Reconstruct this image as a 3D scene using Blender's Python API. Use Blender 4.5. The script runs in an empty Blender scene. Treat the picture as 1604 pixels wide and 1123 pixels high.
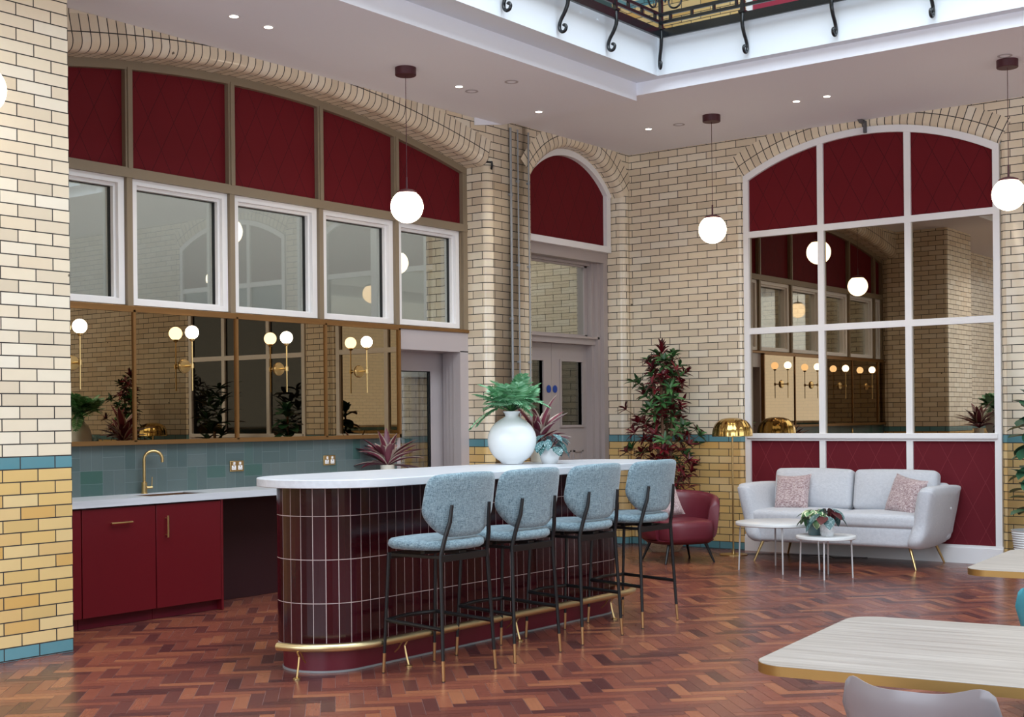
import bpy, bmesh, math, random
from mathutils import Vector, Matrix
random.seed(7)
PI = math.pi
S = bpy.context.scene
COL = S.collection
# ------------------------------------------------------------------ camera, light, exposure
EX, EY, EZ, YAW, ROLL, FL, SX, SY = -0.0748, -0.1150, 1.4592, 0.652611, -0.0100, 2102.585, 5.88, -91.76
cam = bpy.data.cameras.new('camera'); co = bpy.data.objects.new('camera', cam); COL.objects.link(co)
cam.sensor_width = 36.0; cam.lens = FL*36/1604; cam.shift_x = -SX/1604; cam.shift_y = -SY/1604
cam.clip_start = .05; cam.clip_end = 100
_F = Vector((math.cos(YAW), math.sin(YAW), 0)); _R = Vector((math.sin(YAW), -math.cos(YAW), 0)); _U = Vector((0, 0, 1))
_c, _s = math.cos(ROLL), math.sin(ROLL)
_cr = _c*_R + _s*_U; _cu = -_s*_R + _c*_U
co.matrix_world = Matrix((( _cr.x, _cu.x, -_F.x, EX), (_cr.y, _cu.y, -_F.y, EY), (_cr.z, _cu.z, -_F.z, EZ), (0, 0, 0, 1)))
S.camera = co
S.view_settings.view_transform = 'Standard'; S.view_settings.look = 'None'
S.view_settings.gamma = 1; S.view_settings.use_curve_mapping = False
S.view_settings.exposure = 0.22
w = bpy.data.worlds.new('sky'); S.world = w; w.use_nodes = True
w.node_tree.nodes['Background'].inputs[0].default_value = (.62, .78, 1, 1)
w.node_tree.nodes['Background'].inputs[1].default_value = .35
def area(name, loc, rot, sx, sy, power, color, spread=None):
    l = bpy.data.lights.new(name, 'AREA'); l.shape = 'RECTANGLE'; l.size = sx; l.size_y = sy; l.energy = power; l.color = color
    if spread: l.spread = spread
    o = bpy.data.objects.new(name, l); o.location = loc; o.rotation_euler = rot; COL.objects.link(o); return o
# daylight through the glazed roof of the atrium, and the lamps of the corridor behind the panelled wall
area('atrium_daylight', (4.6, 1.2, 8.4), (0, 0, 0), 11, 9, 1380, (.76, .89, 1))
area('corridor_light', (9.0, 9.7, 4.15), (0, 0, 0), 8, .9, 58, (1, .97, .92))
# unseen fill lights added behind and beside the camera, brightening pier and ceiling
area('fill_light', (5.0, -5.8, 2.9), (PI/2, 0, 0), 12, 3.2, 230, (.70, .85, 1))
area('fill_light_side', (-4.8, 2.0, 2.9), (PI/2, 0, -PI/2), 9, 3.2, 420, (.72, .85, 1))
# ------------------------------------------------------------------ helpers
class MB:
    def __init__(s): s.v = []; s.f = []; s.uv = []; s.mi = []; s.at = []
    def face(s, pts, uvs=None, mi=0, at=0.0):
        n = len(s.v); s.v += [tuple(p) for p in pts]; s.f.append(tuple(range(n, n+len(pts))))
        s.uv += (uvs if uvs else [(p[0], p[2]) for p in pts]); s.mi.append(mi); s.at.append(at)
    def grid(s, P, closeu=False, closev=False, mi=0, uvs=None, cap0=False, cap1=False):
        n = len(s.v); R_, C_ = len(P), len(P[0])
        for r in P: s.v += [tuple(p) for p in r]
        for i in range(R_ if closeu else R_-1):
            for j in range(C_ if closev else C_-1):
                a, b = (i, j), ((i+1) % R_, j); c, d = ((i+1) % R_, (j+1) % C_), (i, (j+1) % C_)
                q = [a, b, c, d]; s.f.append(tuple(n+x*C_+y for x, y in q)); s.mi.append(mi); s.at.append(0.0)
                if uvs: s.uv += [uvs[a[0]][a[1]], uvs[b[0]][b[1]], uvs[c[0]][c[1]], uvs[d[0]][d[1]]]
                else: s.uv += [(x/R_, y/C_) for x, y in ((i, j), (i+1, j), (i+1, j+1), (i, j+1))]
        if cap0: s.f.append(tuple(n+j for j in range(C_))); s.mi.append(mi); s.at.append(0.0); s.uv += [(0, 0)]*C_
        if cap1: s.f.append(tuple(n+(R_-1)*C_+j for j in range(C_))[::-1]); s.mi.append(mi); s.at.append(0.0); s.uv += [(0, 0)]*C_
    def box(s, x0, x1, y0, y1, z0, z1, mi=0):
        s.hexa([(x0, y0, z0), (x1, y0, z0), (x1, y1, z0), (x0, y1, z0), (x0, y0, z1), (x1, y0, z1), (x1, y1, z1), (x0, y1, z1)], mi)
    def hexa(s, p, mi=0):
        n = len(s.v); s.v += [tuple(q) for q in p]
        for f in ((0, 3, 2, 1), (4, 5, 6, 7), (0, 1, 5, 4), (1, 2, 6, 5), (2, 3, 7, 6), (3, 0, 4, 7)):
            s.f.append(tuple(n+i for i in f)); s.mi.append(mi); s.at.append(0.0)
            q = [p[i] for i in f]; nz = abs(f[0]-f[2])
            a, b, c = Vector(q[0]), Vector(q[1]), Vector(q[2]); nn = (b-a).cross(c-b)
            ax = max(range(3), key=lambda k: abs(nn[k]))
            u, v = ((1, 2), (0, 2), (0, 1))[ax]
            s.uv += [(t[u], t[v]) for t in q]
    def tube(s, path, r, n=8, mi=0, cap=True, closed=False, r1=None):
        path = [Vector(p) for p in path]; m = len(path); rings = []; up = None
        for i, p in enumerate(path):
            if closed: t = path[(i+1) % m]-path[i-1]
            else: t = (path[min(i+1, m-1)]-path[max(i-1, 0)])
            t.normalize()
            if up is None: up = Vector((0, 0, 1)) if abs(t.z) < .9 else Vector((1, 0, 0))
            a = t.cross(up)
            if a.length < 1e-5: a = t.cross(Vector((0, 1, 0)))
            a.normalize(); b = a.cross(t).normalized(); up = b
            rr = (r if r1 is None else r+(r1-r)*i/(m-1))
            if isinstance(rr, list): rr = rr[i]
            rings.append([p+a*rr*math.cos(2*PI*k/n)+b*rr*math.sin(2*PI*k/n) for k in range(n)])
        s.grid(rings, closeu=closed, closev=True, mi=mi, cap0=cap and not closed, cap1=cap and not closed)
    def tuber(s, path, rs, n=8, mi=0):
        path = [Vector(p) for p in path]; m = len(path); rings = []
        for i, p in enumerate(path):
            t = (path[min(i+1, m-1)]-path[max(i-1, 0)]).normalized()
            a = t.cross(Vector((0, 1, 0)) if abs(t.y) < .9 else Vector((1, 0, 0))).normalized(); b = a.cross(t)
            rings.append([p+a*rs[i]*math.cos(2*PI*k/n)+b*rs[i]*math.sin(2*PI*k/n) for k in range(n)])
        s.grid(rings, closev=True, mi=mi, cap0=True, cap1=True)
    def lathe(s, prof, c=(0, 0, 0), n=32, mi=0, cap0=False, cap1=False, sx=1, sy=1):
        rings = [[(c[0]+r*sx*math.cos(2*PI*k/n), c[1]+r*sy*math.sin(2*PI*k/n), c[2]+z) for k in range(n)] for r, z in prof]
        s.grid(rings, closev=True, mi=mi, cap0=cap0, cap1=cap1)
    def extrude(s, outline, z0, z1, mi=0, mapf=None):
        m = mapf or (lambda x, y, z: (x, y, z)); n = len(outline)
        a = [m(x, y, z0) for x, y in outline]; b = [m(x, y, z1) for x, y in outline]
        L = 0; uv0 = []; uv1 = []
        for i in range(n+1):
            uv0.append((L, z0)); uv1.append((L, z1)); q = outline[(i+1) % n]; p = outline[i % n]; L += math.hypot(q[0]-p[0], q[1]-p[1])
        for i in range(n):
            j = (i+1) % n; s.face([a[i], a[j], b[j], b[i]], [uv0[i], uv0[i+1], uv1[i+1], uv1[i]], mi)
        s.face(a[::-1], [(x, y) for x, y in outline][::-1], mi); s.face(b, [(x, y) for x, y in outline], mi)
    def pillow(s, outline, prof, mapf=None, mi=0):
        """rings of the outline scaled about its centre: prof = [(scale, depth), ...]"""
        m = mapf or (lambda x, y, z: (x, y, z)); n = len(outline)
        cx = sum(p[0] for p in outline)/n; cy = sum(p[1] for p in outline)/n
        s.grid([[m(cx+(x-cx)*k, cy+(y-cy)*k, z) for x, y in outline] for k, z in prof], closev=True, mi=mi,
               uvs=[[(x, y)]*0+[(cx+(x-cx)*k, cy+(y-cy)*k) for x, y in outline] for k, z in prof])
    def move(s, M, n0=0):
        s.v = s.v[:n0]+[tuple(M @ Vector(p)) for p in s.v[n0:]]
    def mesh(s, name):
        me = bpy.data.meshes.new(name); me.from_pydata(s.v, [], s.f)
        uvl = me.uv_layers.new(name='UVMap'); uvl.data.foreach_set('uv', [c for u in s.uv for c in u])
        at = me.attributes.new('rnd', 'FLOAT', 'FACE'); at.data.foreach_set('value', s.at)
        me.polygons.foreach_set('material_index', s.mi); me.update(); return me
def weld(me, d=1e-4):
    bm = bmesh.new(); bm.from_mesh(me); bmesh.ops.remove_doubles(bm, verts=bm.verts, dist=d)
    bmesh.ops.recalc_face_normals(bm, faces=bm.faces); bm.to_mesh(me); bm.free()
def obj(name, mb, mats, parent=None, world=True, smooth=35, bevel=0, segs=2, sub=0, kind=None, wd=True, solid=0):
    me = mb.mesh(name)
    if wd: weld(me)
    elif smooth:
        bm = bmesh.new(); bm.from_mesh(me); bmesh.ops.recalc_face_normals(bm, faces=bm.faces); bm.to_mesh(me); bm.free()
    for m in (mats if isinstance(mats, (list, tuple)) else [mats]): me.materials.append(m)
    o = bpy.data.objects.new(name, me); COL.objects.link(o)
    if parent:
        o.parent = parent
        if world: me.transform(Matrix.Translation(-parent.location))
    if smooth:
        me.shade_smooth()
        if smooth < 180:
            bm = bmesh.new(); bm.from_mesh(me)
            for e in bm.edges:
                if len(e.link_faces) == 2 and e.calc_face_angle(0) > math.radians(smooth): e.smooth = False
            bm.to_mesh(me); bm.free()
    if solid: md = o.modifiers.new('s', 'SOLIDIFY'); md.thickness = solid; md.offset = 0
    if bevel: md = o.modifiers.new('b', 'BEVEL'); md.width = bevel; md.segments = segs; md.limit_method = 'ANGLE'; md.angle_limit = math.radians(40)
    if sub: md = o.modifiers.new('u', 'SUBSURF'); md.levels = sub; md.render_levels = sub
    if kind: o['kind'] = kind
    return o
def tag(o, label, cat, group=None, kind=None):
    o['label'] = label; o['category'] = cat
    if group: o['group'] = group
    if kind: o['kind'] = kind
    return o
def thing(name, loc, label, cat, group=None, rz=0, scale=None):
    o = bpy.data.objects.new(name, None); o.empty_display_size = .1; COL.objects.link(o); o.location = loc; o.rotation_euler[2] = rz
    if scale: o.scale = (scale,)*3
    return tag(o, label, cat, group)
def struct(name, mb, mats, parent=None, **k):
    return obj(name, mb, mats, parent, kind=None if parent else 'structure', **k)
def sroot(name, loc=(0, 0, 0)):
    o = bpy.data.objects.new(name, None); COL.objects.link(o); o.location = loc; o['kind'] = 'structure'; return o
def dup(root, loc, rz=None, label=None, scale=None):
    r = root.copy(); COL.objects.link(r); r.location = loc
    if rz is not None: r.rotation_euler[2] = rz
    if scale: r.scale = (scale,)*3
    if label: r['label'] = label
    for ch in list(root.children):
        c = ch.copy(); COL.objects.link(c); c.parent = r
        for g in list(ch.children):
            d = g.copy(); COL.objects.link(d); d.parent = c
    return r
def sup(a, b, n=4., k=40, cx=0, cy=0):
    out = []
    for i in range(k):
        t = 2*PI*i/k; c, s_ = math.cos(t), math.sin(t)
        out.append((cx+a*math.copysign(abs(c)**(2/n), c), cy+b*math.copysign(abs(s_)**(2/n), s_)))
    return out
def stad(x0, x1, y0, y1, r, n=14):
    pts = []
    for cx, cy, a0 in ((x1-r, y1-r, 0), (x0+r, y1-r, 90), (x0+r, y0+r, 180), (x1-r, y0+r, 270)):
        for i in range(n+1):
            a = math.radians(a0+90*i/n); pts.append((cx+r*math.cos(a), cy+r*math.sin(a)))
    return pts
def rbox(mb, c, d, r, n=6, puff=(0, 0, 0), M=None, mi=0):
    """rounded box centred c with size d and edge radius r, faces puffed outwards"""
    h = [x/2 for x in d]; n0 = len(mb.v)
    for ax in range(3):
        for sg in (-1, 1):
            u, v = [(1, 2), (2, 0), (0, 1)][ax]; P = []
            K = n+4
            def tt(i, hh):
                if i < 3: return -hh+(i/3.0)*r
                if i > K-3: return hh-((K-i)/3.0)*r
                return -hh+r+(2*hh-2*r)*(i-3)/(K-6) if K > 6 else 0
            for i in range(K+1):
                row = []
                for j in range(K+1):
                    p = [0, 0, 0]; p[ax] = sg*h[ax]; p[u] = tt(i, h[u]); p[v] = tt(j, h[v])
                    q = [max(-h[k]+r, min(h[k]-r, p[k])) for k in range(3)]
                    e = Vector([p[k]-q[k] for k in range(3)])
                    if e.length > 1e-9: e.normalize()
                    w_ = [q[k]+e[k]*r for k in range(3)]
                    for k in range(3):
                        o1, o2 = [m for m in range(3) if m != k]
                        w_[k] += puff[k]*(1-(w_[o1]/h[o1])**2)*(1-(w_[o2]/h[o2])**2)*(w_[k]/h[k])
                    row.append((w_[0]+c[0], w_[1]+c[1], w_[2]+c[2]))
                P.append(row)
            mb.grid(P if sg > 0 else P[::-1], mi=mi)
    if M is not None: mb.move(M, n0)
# ------------------------------------------------------------------ materials
def srgb(r, g, b):
    f = lambda c: (c/255/12.92) if c/255 <= .04045 else ((c/255+.055)/1.055)**2.4
    return (f(r), f(g), f(b), 1)
class NT:
    def __init__(s, name, color=(.8, .8, .8, 1), rough=.5, metal=0, coat=0, spec=None, sheen=0):
        s.m = bpy.data.materials.new(name); s.m.use_nodes = True; s.t = s.m.node_tree; s.b = s.t.nodes['Principled BSDF']
        i = s.b.inputs; i['Base Color'].default_value = color; i['Roughness'].default_value = rough; i['Metallic'].default_value = metal
        i['Coat Weight'].default_value = coat; i['Coat Roughness'].default_value = .08
        if spec is not None: i['Specular IOR Level'].default_value = spec
        if sheen: i['Sheen Weight'].default_value = sheen
    def n(s, typ, **k):
        nd = s.t.nodes.new(typ)
        for a, v in k.items():
            if a.startswith('i_'): nd.inputs[a[2:].replace('_', ' ')].default_value = v
            else: setattr(nd, a, v)
        return nd
    def l(s, a, b): s.t.links.new(a, b)
    def math(s, op, a, b=None, c=None):
        nd = s.t.nodes.new('ShaderNodeMath'); nd.operation = op
        for i, x in enumerate((a, b, c)):
            if x is None: continue
            if isinstance(x, (int, float)): nd.inputs[i].default_value = x
            else: s.l(x, nd.inputs[i])
        return nd.outputs[0]
    def mix(s, fac, a, b):
        nd = s.t.nodes.new('ShaderNodeMix'); nd.data_type = 'RGBA'
        for i, x in ((0, fac), (6, a), (7, b)):
            if isinstance(x, (int, float, tuple)): nd.inputs[i].default_value = x
            else: s.l(x, nd.inputs[i])
        return nd.outputs[2]
    def ramp(s, fac, stops, interp='LINEAR'):
        nd = s.t.nodes.new('ShaderNodeValToRGB'); cr = nd.color_ramp; cr.interpolation = interp
        while len(cr.elements) < len(stops): cr.elements.new(.5)
        for e, (p, c) in zip(cr.elements, stops): e.position = p; e.color = c
        s.l(fac, nd.inputs[0]); return nd.outputs[0]
    def noise(s, vec, scale, detail=2, rough=.5, out=0):
        nd = s.n('ShaderNodeTexNoise'); nd.inputs['Scale'].default_value = scale; nd.inputs['Detail'].default_value = detail; nd.inputs['Roughness'].default_value = rough
        if vec is not None: s.l(vec, nd.inputs['Vector'])
        return nd.outputs[out]
    def bump(s, h, strength=.2, dist=.01):
        nd = s.n('ShaderNodeBump'); nd.inputs['Strength'].default_value = strength; nd.inputs['Distance'].default_value = dist
        s.l(h, nd.inputs['Height']); s.l(nd.outputs[0], s.b.inputs['Normal'])
def simple(name, c, rough=.5, metal=0, coat=0, **k): return NT(name, c, rough, metal, coat, **k).m
def brick_mat(name, z0=0.0, ring=False, bw=.242, upper=False):
    N = NT(name, rough=.2, spec=.5)
    uv = N.n('ShaderNodeUVMap', uv_map='UVMap').outputs[0]
    pos = N.n('ShaderNodeNewGeometry').outputs['Position']
    sep = N.n('ShaderNodeSeparateXYZ'); N.l(pos, sep.inputs[0])
    bt = N.n('ShaderNodeTexBrick'); bt.offset = 0 if ring else .5; bt.squash = 1
    for k, v in (('Scale', 1), ('Mortar Size', .0045 if ring else .004), ('Mortar Smooth', .15), ('Bias', 0), ('Brick Width', bw), ('Row Height', .0775)): bt.inputs[k].default_value = v
    bt.inputs['Color1'].default_value = (0, 0, 0, 1); bt.inputs['Color2'].default_value = (1, 1, 1, 1); bt.inputs['Mortar'].default_value = (.5, .5, .5, 1)
    N.l(uv, bt.inputs['Vector'])
    r = bt.outputs['Color']
    cream = N.ramp(r, [(0, srgb(214, 197, 171)), (.3, srgb(230, 213, 187)), (.6, srgb(233, 217, 190)), (.85, srgb(236, 225, 205)), (1, srgb(224, 204, 174))])
    ochre = N.ramp(r, [(0, srgb(213, 178, 116)), (.35, srgb(224, 186, 118)), (.7, srgb(229, 201, 148)), (1, srgb(214, 166, 92))])
    teal = N.ramp(r, [(0, srgb(78, 132, 142)), (1, srgb(96, 148, 158))])
    z = N.math('SUBTRACT', sep.outputs[2], z0)
    above = N.math('GREATER_THAN', z, 1.2455); band = N.math('GREATER_THAN', z, 1.168); base = N.math('LESS_THAN', z, .083)
    c = N.mix(band, ochre, teal); c = N.mix(above, c, cream); c = N.mix(base, c, teal)
    mott = N.noise(pos, 9, 3, .6)
    c = N.mix(N.math('MULTIPLY', mott, .12), c, srgb(170, 150, 126))
    vo = N.n('ShaderNodeTexVoronoi'); vo.inputs['Scale'].default_value = 2.3; N.l(pos, vo.inputs['Vector'])
    jit = N.noise(pos, 60, 2, .6)
    dd = N.math('ADD', vo.outputs['Distance'], N.math('MULTIPLY', jit, .035))
    sepc = N.n('ShaderNodeSeparateColor'); N.l(vo.outputs['Color'], sepc.inputs[0])
    chip = N.math('MULTIPLY', N.math('LESS_THAN', dd, .048), N.math('GREATER_THAN', sepc.outputs[0], .45))
    c = N.mix(chip, c, srgb(118, 106, 92))
    c = N.mix(bt.outputs['Fac'], c, srgb(48, 42, 39))
    N.l(c, N.b.inputs['Base Color'])
    N.l(N.math('ADD', N.math('MULTIPLY', bt.outputs['Fac'], .6), .2), N.b.inputs['Roughness'])
    h = N.math('ADD', N.math('MULTIPLY', bt.outputs['Fac'], -1.0), N.math('MULTIPLY', N.noise(pos, 14, 2), .5))
    N.bump(h, .3, .006)
    return N.m
BR = brick_mat('glazed_brick'); BRR = brick_mat('glazed_brick_arch_ring', ring=True, bw=.26); BRU = brick_mat('glazed_brick_upper', z0=4.93)
def panel_mat(name, col, line):
    N = NT(name, srgb(*col), .75, spec=.25)
    uv = N.n('ShaderNodeUVMap', uv_map='UVMap').outputs[0]; sp = N.n('ShaderNodeSeparateXYZ'); N.l(uv, sp.inputs[0])
    out = None
    for sg in (1, -1):
        a = N.math('ADD', sp.outputs[0], N.math('MULTIPLY', sp.outputs[1], sg/1.9))
        fr = N.math('FRACT', N.math('DIVIDE', N.math('ADD', a, 50), .245))
        d = N.math('ABSOLUTE', N.math('SUBTRACT', fr, .5)); k = N.math('LESS_THAN', d, .011)
        out = k if out is None else N.math('MAXIMUM', out, k)
    N.l(N.mix(out, N.mix(N.math('MULTIPLY', N.noise(uv, 3, 2), .35), srgb(*col), srgb(col[0]-22, col[1]-3, col[2]-6)), srgb(*line)), N.b.inputs['Base Color'])
    N.bump(N.math('MULTIPLY', out, -1), .6, .006)
    return N.m
RED = panel_mat('burgundy_felt_panel', (106, 13, 24), (70, 6, 16)); REDL = panel_mat('burgundy_felt_panel_low_lit', (106, 24, 36), (126, 46, 54))  # low variant: paler felt and lighter grooves paint in the light they catch
WHITE = simple('white_paint', srgb(240, 238, 238), .4); CEIL = simple('ceiling_paint', srgb(242, 243, 250), .85)
FASC = simple('fascia_gloss_white', srgb(226, 232, 238), .4)
GREYP = simple('grey_white_paint', srgb(186, 176, 176), .35); DOORP = simple('taupe_door_paint', srgb(172, 160, 157), .35)
BEIGE = simple('taupe_frame', srgb(138, 122, 100), .45); GOLDF = simple('brass_edge_frame', srgb(142, 104, 62), .4, .6)
BRASS = simple('brushed_brass', srgb(214, 184, 128), .3, 1); BRASSD = simple('polished_brass', srgb(206, 172, 104), .14, 1); RAILB = simple('pale_polished_brass', srgb(226, 206, 158), .34, 1)
COPPER = simple('satin_brass_tip', srgb(190, 150, 105), .35, 1)
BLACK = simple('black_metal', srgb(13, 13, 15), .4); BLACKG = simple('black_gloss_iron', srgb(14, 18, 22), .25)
BURG = simple('burgundy_metal', srgb(74, 26, 34), .45); BURGP = simple('burgundy_plinth', srgb(92, 16, 32), .4)
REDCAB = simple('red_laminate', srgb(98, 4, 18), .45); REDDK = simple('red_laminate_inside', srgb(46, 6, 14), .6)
STEEL = simple('galvanised_conduit', srgb(146, 148, 150), .4, .2)
SOIL = simple('potting_soil', srgb(45, 34, 28), .9); BARK = simple('stem_bark', srgb(110, 80, 58), .8)
SOCKW = simple('white_plastic', srgb(235, 230, 228), .4)
def mirror_mat(name, tint, rough=.0):
    N = NT(name, tint, rough, 1); return N.m
MIRR = mirror_mat('bronze_mirror', (.29, .215, .13, 1)); MIRB = mirror_mat('bronze_mirror_dark', (.33, .27, .20, 1))
MIRK = simple('mirror_painted_dark', srgb(16, 15, 14), .03)  # near-black colour stands in for the dark reflection in the second screen's mirrors
def glass_mat(name, tint, refl=.16):
    N = NT(name); t = N.t; tr = N.n('ShaderNodeBsdfTransparent'); tr.inputs[0].default_value = tint
    gl = N.n('ShaderNodeBsdfGlossy'); gl.inputs['Roughness'].default_value = 0; gl.inputs['Color'].default_value = (.95, .97, .96, 1)
    lw = N.n('ShaderNodeLayerWeight'); lw.inputs[0].default_value = .5
    f = N.math('ADD', N.math('MULTIPLY', N.math('POWER', lw.outputs['Facing'], 4), .6), refl)
    mx = N.n('ShaderNodeMixShader'); N.l(f, mx.inputs[0]); N.l(tr.outputs[0], mx.inputs[1]); N.l(gl.outputs[0], mx.inputs[2])
    N.l(mx.outputs[0], t.nodes['Material Output'].inputs['Surface']); return N.m
GLASS = glass_mat('window_glass', (.86, .89, .88, 1), .11); GLASSD = glass_mat('door_glass', (.45, .47, .46, 1), .06)
def emit(name, col, s):
    N = NT(name); e = N.n('ShaderNodeEmission'); e.inputs[0].default_value = col; e.inputs[1].default_value = s
    N.l(e.outputs[0], N.t.nodes['Material Output'].inputs['Surface']); return N.m
GLOBE = emit('lit_opal_globe', (1, .83, .62, 1), 9); GLOBS = emit('lit_small_globe', (1, .84, .62, 1), 8); DOWN = emit('lit_downlight', (1, .88, .72, 1), 14)
def stone_mat(name, c1, c2, axis=0, rough=.3):
    N = NT(name, rough=rough); uv = N.n('ShaderNodeTexCoord').outputs['Object']
    mp = N.n('ShaderNodeMapping'); mp.inputs['Scale'].default_value = (.6, 14, 14) if axis == 0 else (14, .6, 14); N.l(uv, mp.inputs[0])
    N.l(N.ramp(N.noise(mp.outputs[0], 2.2, 5, .6), [(.3, c1), (.7, c2)]), N.b.inputs['Base Color']); return N.m
TOPW = stone_mat('white_laminate_stone', srgb(200, 202, 207), srgb(216, 218, 223))
OAKW = stone_mat('washed_oak', srgb(132, 121, 112), srgb(172, 162, 153), 1, .4)
def fabric(name, c1, c2, scale=170, aniso=(1, 1, 1), rough=.9, pattern=.35):
    N = NT(name, rough=rough, sheen=.3); o = N.n('ShaderNodeTexCoord').outputs['Object']
    outs = []
    for sc in ((scale, scale*.12, scale*.12), (scale*.12, scale*.12, scale), (scale*.7, scale*.7, scale*.7)):
        mp = N.n('ShaderNodeMapping'); mp.inputs['Scale'].default_value = [a*b for a, b in zip(sc, aniso)]; N.l(o, mp.inputs[0])
        outs.append(N.noise(mp.outputs[0], 1, 2, .6))
    f = N.math('DIVIDE', N.math('ADD', N.math('ADD', outs[0], outs[1]), outs[2]), 3)
    N.l(N.ramp(f, [(.5-pattern*.3, c1), (.5+pattern*.3, c2)]), N.b.inputs['Base Color'])
    N.bump(f, .35, .004); return N.m
TWEED = fabric('blue_grey_tweed', srgb(70, 94, 106), srgb(150, 172, 180), 330, pattern=.34)
SOFAF = fabric('pale_grey_linen', srgb(186, 188, 194), srgb(206, 207, 212), 260, pattern=.4)
CUSHF = fabric('pink_fleck_weave', srgb(120, 78, 84), srgb(222, 206, 204), 300, pattern=.3)
LEATH = NT('burgundy_leather', srgb(104, 36, 48), .36, spec=.5).m
TEALF = simple('turquoise_leatherette', srgb(70, 150, 165), .45); GREYF = NT('grey_leatherette', srgb(140, 132, 134), .3).m
BASKET = fabric('woven_basket', srgb(150, 128, 100), srgb(198, 180, 150), 90)
def pot_mat(name, c, ribs=0):
    N = NT(name, c, .35)
    if ribs:
        o = N.n('ShaderNodeTexCoord').outputs['Object']; v = N.n('ShaderNodeTexVoronoi'); v.inputs['Scale'].default_value = ribs; N.l(o, v.inputs[0]); N.bump(v.outputs['Distance'], .8, .01)
    return N.m
CERAM = NT('white_ceramic', srgb(220, 222, 222), .22).m; DIMP = pot_mat('white_dimpled_ceramic', srgb(232, 234, 236), 40)
TEALP = simple('teal_glazed_pot', srgb(112, 138, 142), .35); CREAMP = simple('cream_pot', srgb(226, 216, 198), .5)
def leaf_mat(name, a, b, c=None, rough=.4, scale=25, spot=None):
    """a-b vary from leaf to leaf, c is the colour towards the leaf margin"""
    N = NT(name, rough=rough); g = N.n('ShaderNodeNewGeometry')
    col = N.ramp(g.outputs['Random Per Island'], [(0, a), (1, b)])
    uv = N.n('ShaderNodeUVMap', uv_map='UVMap').outputs[0]; sp = N.n('ShaderNodeSeparateXYZ'); N.l(uv, sp.inputs[0])
    if c:
        edge = N.math('GREATER_THAN', N.math('ABSOLUTE', N.math('SUBTRACT', sp.outputs[1], .5)), .33)
        edge = N.math('MULTIPLY', edge, N.math('GREATER_THAN', g.outputs['Random Per Island'], .35)); col = N.mix(edge, col, c)
    if spot:
        o = N.n('ShaderNodeTexCoord').outputs['Object']; v = N.n('ShaderNodeTexVoronoi'); v.inputs['Scale'].default_value = 110; N.l(o, v.inputs[0])
        col = N.mix(N.math('LESS_THAN', v.outputs['Distance'], .27), col, spot)
    N.l(col, N.b.inputs['Base Color']); return N.m
L_GREEN = leaf_mat('green_leaf', srgb(20, 54, 28), srgb(70, 120, 64)); L_FERN = leaf_mat('bright_split_leaf', srgb(52, 130, 78), srgb(156, 206, 164), rough=.35)
L_RED = leaf_mat('crimson_leaf', srgb(46, 6, 15), srgb(116, 12, 30)); L_CORD = leaf_mat('cordyline_leaf', srgb(76, 22, 38), srgb(156, 76, 96), srgb(206, 192, 176))
L_BEG = leaf_mat('spotted_begonia_leaf', srgb(34, 74, 70), srgb(74, 116, 120), spot=srgb(205, 222, 226)); L_BEGR = leaf_mat('begonia_underside', srgb(64, 18, 26), srgb(90, 30, 36))
L_VAR = leaf_mat('variegated_leaf', srgb(60, 110, 70), srgb(120, 160, 110), srgb(226, 226, 190)); L_FIG = leaf_mat('fiddle_leaf', srgb(26, 66, 46), srgb(66, 112, 82), rough=.3)
L_DARK = leaf_mat('dark_leaf', srgb(16, 40, 26), srgb(40, 72, 46))
# ------------------------------------------------------------------ floor
def floor_mat():
    N = NT('herringbone_hardwood', rough=.3, spec=.5)
    a = N.n('ShaderNodeAttribute', attribute_name='rnd').outputs['Fac']; uv = N.n('ShaderNodeUVMap', uv_map='UVMap').outputs[0]
    c = N.ramp(a, [(0, srgb(70, 40, 40)), (.12, srgb(98, 56, 50)), (.4, srgb(126, 70, 56)), (.7, srgb(140, 78, 60)), (.88, srgb(156, 92, 66)), (1, srgb(168, 106, 74))])
    mp = N.n('ShaderNodeMapping'); mp.inputs['Scale'].default_value = (3, 60, 1); N.l(uv, mp.inputs[0])
    g = N.noise(mp.outputs[0], 1.5, 4, .6)
    c = N.mix(N.math('MULTIPLY', g, .45), c, srgb(84, 44, 40)); N.l(c, N.b.inputs['Base Color'])
    N.l(N.math('ADD', N.math('MULTIPLY', N.noise(uv, 2, 2), .12), .2), N.b.inputs['Roughness'])
    N.bump(N.math('ADD', g, N.math('MULTIPLY', a, .6)), .12, .004); return N.m
FLOOR = floor_mat(); GROUT = simple('pale_floor_joint', srgb(128, 104, 100), .6); FLB = simple('floor_far', srgb(112, 60, 48), .35)
mb = MB(); W_ = .074; NB = 4; e_ = .0011; q2 = math.sqrt(.5)
def ab(a, b): return ((a+b)*q2+5, (b-a)*q2+3)
K_ = 150
for j in range(-K_, K_):
    for k in range(-K_//8-20, K_//8+20):
        for hv in (0, 1):
            if hv == 0: x0, y0 = j+2*NB*k, j; x1, y1 = x0+NB, y0+1
            else: x0, y0 = j, j-2*NB+1+2*NB*k; x1, y1 = x0+1, y0+NB
            cxw, cyw = ab((x0+x1)/2*W_, (y0+y1)/2*W_)
            if not (-.5 < cxw < 12.98 and -2.6 < cyw < 8.75): continue
            A, B, C_, D = x0*W_+e_, x1*W_-e_, y0*W_+e_, y1*W_-e_
            pts = [(*ab(A, C_), 0), (*ab(B, C_), 0), (*ab(B, D), 0), (*ab(A, D), 0)]
            ou, ov = random.random()*9, random.random()*9
            uv = [(ou+A, ov+C_), (ou+B, ov+C_), (ou+B, ov+D), (ou+A, ov+D)]
            if hv: uv = [(v, u) for u, v in uv]
            mb.face(pts, uv, 0, random.random())
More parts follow.
